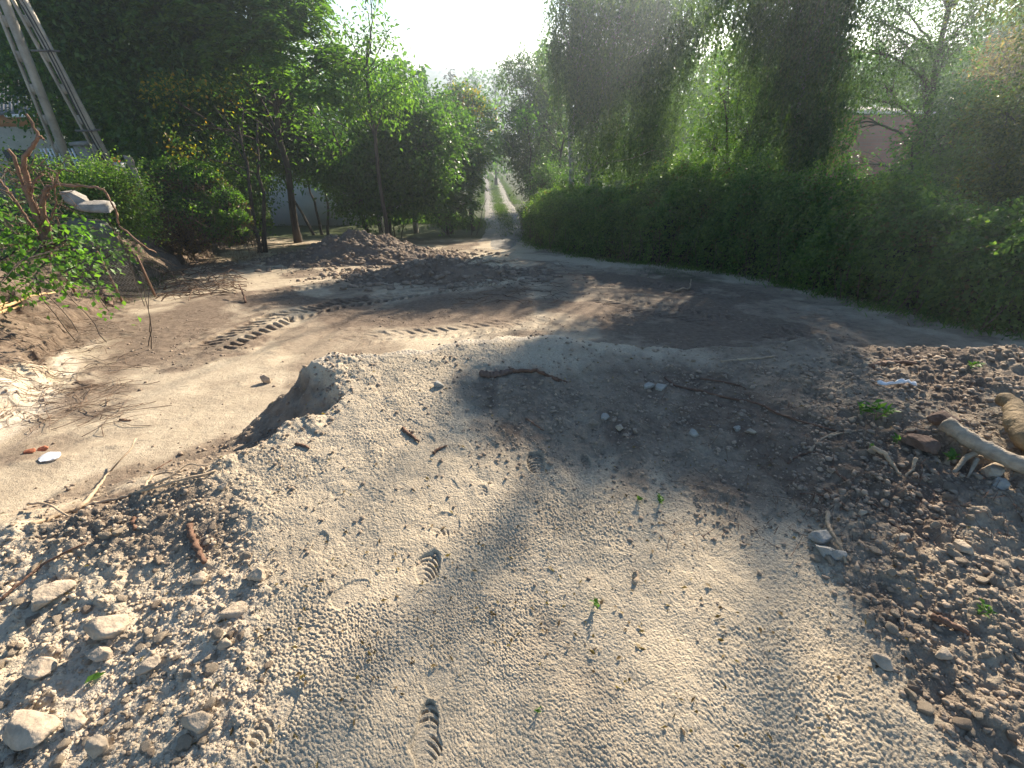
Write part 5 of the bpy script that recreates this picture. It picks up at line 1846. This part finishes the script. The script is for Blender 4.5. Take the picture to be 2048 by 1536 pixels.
grass('grass', 'dim lawn sloping down below the white wall', (500, 385, 700, 450), 26000, 0.16, 81, 0.02)
grass('grass', 'sunlit tall weeds right behind the large soil heap', (740, 425, 900, 448), 9000, 0.45, 82, 0.03, mat='leaf_light')
grass('grass', 'rough grass on the left verge of the dirt road', (900, 440, 955, 458), 6000, 0.22, 83, 0.02)

grass('grass', 'thin grass on the top of the left bank', (60, 500, 250, 540), 5000, 0.14, 85, 0.006)
grass('grass', 'sparse grass tufts on the shaded clearing near the hedge', (1290, 536, 1400, 550), 700, 0.07, 86, 0.006)

# strip of grass in the middle of the road
n = 42000
r = np.random.default_rng(87)
ii_ = r.integers(20, 236, n)
off = np.where((r.random(n) < 0.5) | (ii_ < 90), r.normal(size=n) * 0.30, np.sign(r.normal(size=n)) * (1.45 + np.abs(r.normal(size=n)) * 0.4))
kk = r.random(n) < np.clip((ii_ - 25) / 90.0, 0.05, 1)
ii_, off, n = ii_[kk], off[kk], int(kk.sum())
x, y = RP[ii_, 0] + NN[ii_, 0] * off + r.normal(size=n) * 0.05, RP[ii_, 1] + NN[ii_, 1] * off + r.normal(size=n) * 0.05
z = height(x, y) + 0.08
V_, f_ = leaf_arrays(np.stack([x, y, z], 1), np.stack([r.normal(size=n) * 0.5, r.normal(size=n) * 0.5, np.ones(n)], 1), rand_dir(r, n), 0.15 * r.uniform(0.4, 1.2, n), 0.03, 0.05)
tag(mesh_obj('grass', V_, [f_], M['grass'], None, smooth=False), 'grass strip growing between the wheel tracks of the dirt road', 'grass', None, 'stuff')

# weeds and litter along the hedge foot, and dead leaves blown over the sand
r = np.random.default_rng(88)
PH = smooth_path(np.array(HF), 300)
n = 16000
ii_ = (r.random(n) * 299).astype(int)
cl = sm(-0.1, 0.25, noise(ii_ * 0.21, ii_ * 0.0, 1.0, 12) + 0.35 * r.normal(size=n))
off = -np.abs(r.normal(size=n)) * 0.28
tt_ = np.gradient(PH, axis=0)[ii_]
tt_ /= np.linalg.norm(tt_, axis=1)[:, None]
x, y = PH[ii_, 0] - tt_[:, 1] * off + r.normal(size=n) * 0.08, PH[ii_, 1] + tt_[:, 0] * off + r.normal(size=n) * 0.08
kp = r.random(n) < cl
x, y, n = x[kp], y[kp], int(kp.sum())
V_, f_ = leaf_arrays(np.stack([x, y, height(x, y) - 0.01], 1), np.stack([r.normal(size=n) * 0.7, r.normal(size=n) * 0.7, np.ones(n)], 1), rand_dir(r, n), 0.14 * r.uniform(0.3, 1.3, n), 0.014, 0.08)
tag(mesh_obj('weeds', V_, [f_], M['leaf_hedge'], None, smooth=False), 'ragged weeds growing out from the foot of the hedge', 'weeds', None, 'stuff')
n = 900
a_ = r.uniform(-1.1, 1.1, n)
d_ = np.exp(r.uniform(math.log(0.7), math.log(9), n))
x, y = d_ * np.sin(a_), d_ * np.cos(a_)
V_, f_ = leaf_arrays(np.stack([x, y, height(x, y) + 0.004], 1), np.stack([r.normal(size=n), r.normal(size=n), 0.25 * r.normal(size=n)], 1), unit(np.array([0, 0, 1.0]) + 0.4 * r.normal(size=(n, 3))), r.uniform(0.008, 0.03, n), r.uniform(0.004, 0.014, n), 0.15)
tag(mesh_obj('leaf_litter', V_, [f_], M['leaf_dry'], None, smooth=False), 'small dry leaves and chips blown over the sand', 'leaf litter', None, 'stuff')

# ---------------------------------------------------------------- utility pole of two slotted concrete legs
def pole():
    Y0 = 12.5
    b1, b2 = ptY(130, 325, Y0), ptY(213, 328, Y0)
    t1, t2 = ptY(8, 20, Y0), ptY(43, 10, Y0)
    apex_k = 2.05
    A = b1 + (t1 - b1) * apex_k
    B2 = b2 + (t2 - b2) * apex_k
    base = np.array([(b1[0] + b2[0]) / 2, Y0, h1((b1[0] + b2[0]) / 2, Y0)])
    root = empty('utility_pole', base)
    tag(root, 'tall frame shaped concrete utility pole with two slotted legs behind the low hedge bush', 'utility pole')
    for b, a in ((b1, A), (b2, B2)):
        d = unit(a - b)
        foot = b + d * ((base[2] - 0.3 - b[2]) / d[2])
        L_ = np.linalg.norm(a - foot)
        X = unit(np.cross(np.array([0, 1.0, 0]), d))
        Yv = np.cross(d, X)
        R = np.stack([X, Yv, d], 1)
        yaw = math.radians(24)
        R = R @ np.array([[math.cos(yaw), -math.sin(yaw), 0], [math.sin(yaw), math.cos(yaw), 0], [0, 0, 1]])
        mb = MB()
        mb.box((0.02, -0.09, 0), (0.135, 0.09, L_), R, foot)
        mb.box((-0.135, -0.02, 0), (-0.09, 0.10, L_), R, foot)
        mb.box((-0.02, -0.01, 0), (0.021, 0.089, L_), R, foot)
        z_ = 0.0
        while z_ < L_ - 0.6:
            mb.box((-0.091, -0.005, z_), (-0.019, 0.085, z_ + 0.20), R, foot)
            z_ += 0.62
        mb.obj('leg', M['pole_concrete'], root, smooth=False)
    mb = MB()
    mb.tube(np.array([A, B2]) + [0, 0, -0.1], 0.09, 8)
    mb.obj('crossbar', M['pole_concrete'], root)
    mb = MB()
    d = unit(B2 - b2)
    off = np.array([0.13, -0.16, 0])
    P = np.array([b2 + d * s_ + off for s_ in np.linspace(-1.5, 7.5, 24)])
    P[:, 0] += 0.03 * np.sin(np.arange(24) * 0.8)
    mb.tube(P, 0.016, 6)
    mb.tube(P + [0.06, 0.02, 0], 0.011, 6)
    mb.obj('cable', M['dark_cable'], root)
    for s_ in (0.75, 2.3, 4.2):
        mb = MB()
        c_ = b2 + d * s_
        mb.box((-0.19, -0.17, -0.02), (0.21, -0.15, 0.02), None, c_)
        mb.box((0.19, -0.17, -0.02), (0.21, 0.12, 0.02), None, c_)
        mb.obj('clamp', M['wire'], root, smooth=False)


pole()


# ---------------------------------------------------------------- buildings and garden things
def house():
    a = ptY(72, 230, 22.0)
    gz_ = h1(a[0], a[1]) - 0.3
    root = empty('house', (a[0] - 3, a[1] + 2, gz_))
    tag(root, 'house with grey corrugated roof, white gutter and orange band behind the pole', 'house')
    ez = a[2]
    dx = np.array([-1.0, 0.05, 0])
    L_ = 9.0
    mb = MB()
    mb.box((a[0] - L_, a[1] + 0.35, gz_), (a[0] - 0.25, a[1] + 6, ez - 0.45))
    mb.obj('wall', M['grey_wall'], root, smooth=False)
    mb = MB()
    mb.box((a[0] - L_, a[1] + 0.32, ez - 0.45), (a[0] - 0.22, a[1] + 6.02, ez - 0.03))
    mb.obj('painted_band', M['orange_wall'], root, smooth=False)
    # roof sheet with corrugations
    n1, n2 = 260, 8
    U_, W_ = np.meshgrid(np.linspace(0, 1, n1), np.linspace(0, 1, n2))
    X = a[0] - L_ * U_ + (-2.6 * W_)
    Yy = a[1] + 3.6 * W_
    Z = ez + 1.15 * W_ + 0.014 * np.cos(U_ * L_ * 2 * math.pi / 0.17)
    V_ = np.stack([X, Yy, Z], -1).reshape(-1, 3)
    i_ = np.arange(n2 - 1)[:, None]
    j_ = np.arange(n1 - 1)[None, :]
    f = np.stack([i_ * n1 + j_, i_ * n1 + j_ + 1, (i_ + 1) * n1 + j_ + 1, (i_ + 1) * n1 + j_], -1).reshape(-1, 4)
    ro = mesh_obj('roof', V_, [f], M['roof'], root)
    so = ro.modifiers.new('thick', 'SOLIDIFY')
    so.thickness = 0.03
    mb = MB()
    mb.tube([a + [0, -0.05, -0.03], a + [-1.25, -0.05, -0.03]], 0.055, 8)
    mb.obj('gutter', M['white_paint'], root)
    mb = MB()
    for k_ in range(2):
        x0 = a[0] - 1.5 - 3.2 * k_
        mb.box((x0 - 1.1, a[1] + 0.30, gz_ + 1.2), (x0, a[1] + 0.36, gz_ + 2.4))
    mb.obj('window', M['dark_cable'], root, smooth=False)
    return a


house()
# grey outbuilding with a light gutter between the pole legs
a = ptY(100, 224, 24.0)
b = ptY(150, 222, 24.0)
gz_ = h1(b[0], b[1]) - 0.2
root = empty('shed', (b[0], b[1], gz_))
tag(root, 'grey outbuilding with a pale gutter seen between the legs of the pole', 'shed')
mb = MB()
mb.box((a[0] - 0.8, a[1], gz_), (b[0], a[1] + 3, a[2] - 0.05))
mb.obj('wall', M['grey_wall'], root, smooth=False)
mb = MB()
V_ = np.array([[a[0] - 1, a[1] - 0.3, a[2]], [b[0] + 0.3, a[1] - 0.3, a[2]], [b[0] + 0.3, a[1] + 3.3, a[2] + 0.9], [a[0] - 1, a[1] + 3.3, a[2] + 0.9]])
mb.add(np.vstack([V_, V_ - [0, 0, 0.08]]), None, [(0, 1, 2, 3), (7, 6, 5, 4), (0, 4, 5, 1), (1, 5, 6, 2), (2, 6, 7, 3), (3, 7, 4, 0)])
mb.obj('roof', M['roof'], root, smooth=False)
mb = MB()
mb.tube([[a[0] - 0.6, a[1] - 0.36, a[2] - 0.02], [b[0] + 0.2, a[1] - 0.36, a[2] + 0.02]], 0.05, 8)
mb.obj('gutter', M['white_paint'], root)

# white picket fence behind the low hedge bush
a, b = ptY(128, 322, 14.5), ptY(190, 322, 14.5)
root = empty('picket_fence', (a[0], a[1], h1(a[0], a[1])))
tag(root, 'white picket fence with a stone post between the legs of the pole', 'fence')
mb = MB()
mb.box((a[0] - 0.6, a[1] - 0.03, a[2] - 0.04), (b[0], a[1] + 0.03, a[2] + 0.04))
mb.box((a[0] - 0.6, a[1] - 0.03, a[2] - 0.75), (b[0], a[1] + 0.03, a[2] - 0.68))
mb.obj('rail', M['white_paint'], root, smooth=False)
mb = MB()
x = a[0] - 0.5
while x < b[0] - 0.35:
    mb.box((x, a[1] - 0.055, a[2] - 0.95), (x + 0.05, a[1] - 0.031, a[2] + 0.33))
    x += 0.115
mb.obj('picket', M['white_paint'], root, smooth=False)
root.children[-1]['kind'] = 'stuff'
mb = MB()
mb.box((b[0] - 0.28, a[1] - 0.18, a[2] - 1.4), (b[0] + 0.06, a[1] + 0.16, a[2] + 0.42))
mb.box((b[0] - 0.33, a[1] - 0.22, a[2] + 0.42), (b[0] + 0.11, a[1] + 0.20, a[2] + 0.50))
mb.obj('post', M['concrete'], root, smooth=False)

# flower pot and round stone by the pole
g_ = ptY(236, 336, 13.2)
gz_ = h1(g_[0], g_[1])
root = empty('flower_pot', (g_[0], g_[1], g_[2] - 0.15))
tag(root, 'white pot with orange flowers to the right of the pole foot', 'flower pot')
mb = MB()
mb.tube([(g_[0], g_[1], gz_ - 0.1), (g_[0], g_[1], g_[2] - 0.1)], 0.20, 10)
mb.obj('pedestal', M['concrete'], root)
mb = MB()
mb.tube([(g_[0], g_[1], g_[2] - 0.1), (g_[0], g_[1], g_[2]), (g_[0], g_[1], g_[2] + 0.12)], [0.13, 0.18, 0.22], 12)
mb.obj('pot', M['pot'], root)
r = np.random.default_rng(7)
P = np.array([g_[0], g_[1], g_[2] + 0.18]) + r.normal(size=(60, 3)) * [0.10, 0.08, 0.05]
V_, f_ = leaf_arrays(P, rand_dir(r, 60), rand_dir(r, 60), 0.07, 0.06)
mesh_obj('flowers', V_, [f_], M['petal'], root, smooth=False)
g2 = ptY(258, 324, 13.4)
q = rock_verts(77, box=0.95, rough=0.03) * [0.13, 0.10, 0.24] + g2
mb = MB()
mb.add(q, IF3)
mb.tube([g2 - [0, 0, 0.15], [g2[0], g2[1], h1(g2[0], g2[1]) - 0.1]], 0.10, 8)
V_ = np.concatenate(mb.V) - g2
mb.V = [V_]
o = mb.obj('garden_stone', M['concrete'])
o.location = [float(c) for c in g2]
tag(o, 'oval grey garden stone right of the white flower pot', 'stone ornament')

# concrete rubble on the left bank
def block(u, v, Y, sx, sy, sz, rot, seed, label, mat='concrete'):
    c = ptY(u, v, Y)
    q = rock_verts(seed, box=0.36, rough=0.2) * np.array([sx, sy, sz])
    ax_, az = rot
    Rz = np.array([[math.cos(az), -math.sin(az), 0], [math.sin(az), math.cos(az), 0], [0, 0, 1]])
    Rx = np.array([[math.cos(ax_), 0, math.sin(ax_)], [0, 1, 0], [-math.sin(ax_), 0, math.cos(ax_)]])
    o = mesh_obj('concrete_block', q @ (Rz @ Rx).T, [IF3], M[mat], None, True)
    o.location = [float(a) for a in c]
    tag(o, label, 'concrete block')
    return c


c1_ = block(152, 398, 8.4, 0.21, 0.17, 0.12, (0.6, 0.3), 401, 'tilted broken concrete block on top of the old wall')
block(200, 418, 8.3, 0.26, 0.2, 0.09, (0.06, 0.1), 402, 'flat rough concrete slab right of the tilted block')
c3_ = ptY(150, 436, 8.6)
q = rock_verts(403, box=0.35, rough=0.03)
gz_ = h1(c3_[0], c3_[1])
hh = max(0.2, (c3_[2] - gz_) / 2 + 0.1)
o = mesh_obj('low_wall', q * np.array([0.66, 0.14, hh]), [IF3], M['old_concrete'], None, True)
o.location = (float(c3_[0]), float(c3_[1] + 0.25), float(c3_[2] - hh))
tag(o, 'old low concrete wall behind the chain link fence', 'wall')

# chain link fence
A0, B0 = ptY(100, 500, 7.3), ptY(262, 492, 8.6)
za, zb = h1(A0[0], A0[1]), h1(B0[0], B0[1])
A0[2], B0[2] = za, zb
Hf = 0.75
root = empty('chain_link_fence', A0)
tag(root, 'short stretch of sagging chain link fence in front of the old low wall', 'fence')
Lf = np.linalg.norm(B0 - A0)
ex = (B0 - A0) / Lf
mb = MB()
s_ = -Hf
while s_ < Lf:
    for sg in (1, -1):
        pts = []
        for k_ in range(14):
            z_ = k_ / 13 * Hf
            ss = s_ + (z_ if sg > 0 else Hf - z_)
            if 0 <= ss <= Lf:
                zig = 0.012 * (1 if k_ % 2 else -1)
                pts.append(A0 + ex * ss + np.array([0.04 * math.sin(ss * 3), zig - 0.05 * math.sin(ss * 2.2) * z_, z_ * (1 - 0.06 * math.sin(ss * 2))]))
        if len(pts) > 2:
            mb.tube(np.array(pts), 0.0035, 3, cap=False)
    s_ += 0.075
mb.obj('mesh', M['wire'], root)
for k_ in (0.0, 0.5, 1.0):
    p = A0 + (B0 - A0) * k_
    mb = MB()
    mb.tube([p - [0, 0, 0.2], p + [0.02, 0, Hf + 0.12]], 0.022, 8)
    mb.obj('post', M['dead_wood'], root)

# white wall of a building behind the trees
a, b = ptY(515, 340, 27), ptY(705, 400, 27)
gz_ = h1(b[0], b[1]) - 0.5
root = empty('building', ((a[0] + b[0]) / 2, 27, gz_))
tag(root, 'low white rendered building half hidden behind the dark trees', 'building')
ztop = ptY(600, 322, 27)[2]
mb = MB()
mb.box((a[0], 27, gz_), (b[0], 33, ztop))
mb.obj('wall', M['render_white'], root, smooth=False)
mb = MB()
mb.box((a[0] - 0.3, 26.7, ztop), (b[0] + 0.3, 33.3, ztop + 0.18))
mb.obj('roof', M['roof'], root, smooth=False)

# stack of pale planks under the trees
c = ptY(790, 404, 24)
gz_ = h1(c[0], c[1])
root = empty('plank_stack', (c[0], c[1], gz_))
tag(root, 'low stack of pale planks in the shade under the trees', 'plank stack')
for k_ in range(5):
    mb = MB()
    for j_ in range(3):
        o_ = rng.uniform(-0.1, 0.1)
        mb.box((c[0] - 1.0 + 0.68 * j_ + o_, c[1] - 0.4, c[2] - 0.42 + 0.19 * k_), (c[0] - 0.45 + 0.68 * j_ + o_, c[1] + 0.4, c[2] - 0.42 + 0.19 * k_ + 0.06))
    mb.box((c[0] - 1.05, c[1] - 0.3, c[2] - 0.36 + 0.19 * k_), (c[0] + 1.05, c[1] + 0.3, c[2] - 0.24 + 0.19 * k_))
    mb.obj('plank_layer', M['white_paint'] if k_ % 2 else M['concrete'], root, smooth=False)
mb = MB()
for sx in (-0.9, 0.9):
    mb.box((c[0] + sx - 0.08, c[1] - 0.3, gz_ - 0.2), (c[0] + sx + 0.08, c[1] + 0.3, c[2] - 0.36))
mb.obj('support', M['concrete'], root, smooth=False)

# red brick building behind the right hand trees
a, b = ptY(1716, 224, 27), ptY(1838, 228, 27)
gz_ = h1(a[0], a[1]) - 0.5
root = empty('brick_building', ((a[0] + b[0]) / 2, 27, gz_))
tag(root, 'red brick building with flat roof and white edge showing between the trees at the right', 'building')
mb = MB()
mb.box((a[0], 27, gz_), (b[0] + 1.0, 32, a[2] - 0.12))
mb.obj('wall', M['brick_wall'], root, smooth=False)
mb = MB()
mb.box((a[0] - 0.25, 26.7, a[2] - 0.12), (b[0] + 1.2, 32.3, a[2] - 0.02))
mb.obj('roof', M['roof'], root, smooth=False)
mb = MB()
mb.box((a[0] - 0.28, 26.66, a[2] - 0.05), (b[0] + 1.2, 26.70, a[2] + 0.03))
mb.obj('roof_edge', M['white_paint'], root, smooth=False)

# ---------------------------------------------------------------- the morning haze
mb = MB()
ztop = max((float(np.array(o.bound_box)[:, 2].max()) + o.matrix_world.translation.z + (o.parent.location.z if o.parent else 0)) for o in bpy.data.objects if o.type == 'MESH' and o.name.split('.')[0] in ('crown', 'hill', 'trunk', 'twigs', 'leg', 'distant_woods')) + 0.6
print('HAZETOP', ztop)
mb.box((-700, -60, -45), (900, 520, ztop))
hz = mb.obj('haze', None, None, smooth=False) if False else None
me = bpy.data.meshes.new('haze')
me.from_pydata([tuple(v) for v in mb.V[0]], [], [tuple(int(i) for i in f) for f in mb.F4[0]])
hz = bpy.data.objects.new('haze', me)
COL.objects.link(hz)
tag(hz, 'pale morning haze hanging over the clearing and valley', 'haze', None, 'stuff')
hm = bpy.data.materials.new('haze')
hm.use_nodes = True
hn = hm.node_tree.nodes
hn.clear()
ho = hn.new('ShaderNodeOutputMaterial')
hv = hn.new('ShaderNodeVolumePrincipled')
hv.inputs['Color'].default_value = (0.78, 0.90, 1.0, 1)
hv.inputs['Density'].default_value = HAZE_DENSITY
hv.inputs['Anisotropy'].default_value = 0.72
hm.node_tree.links.new(hv.outputs[0], ho.inputs['Volume'])
me.materials.append(hm)
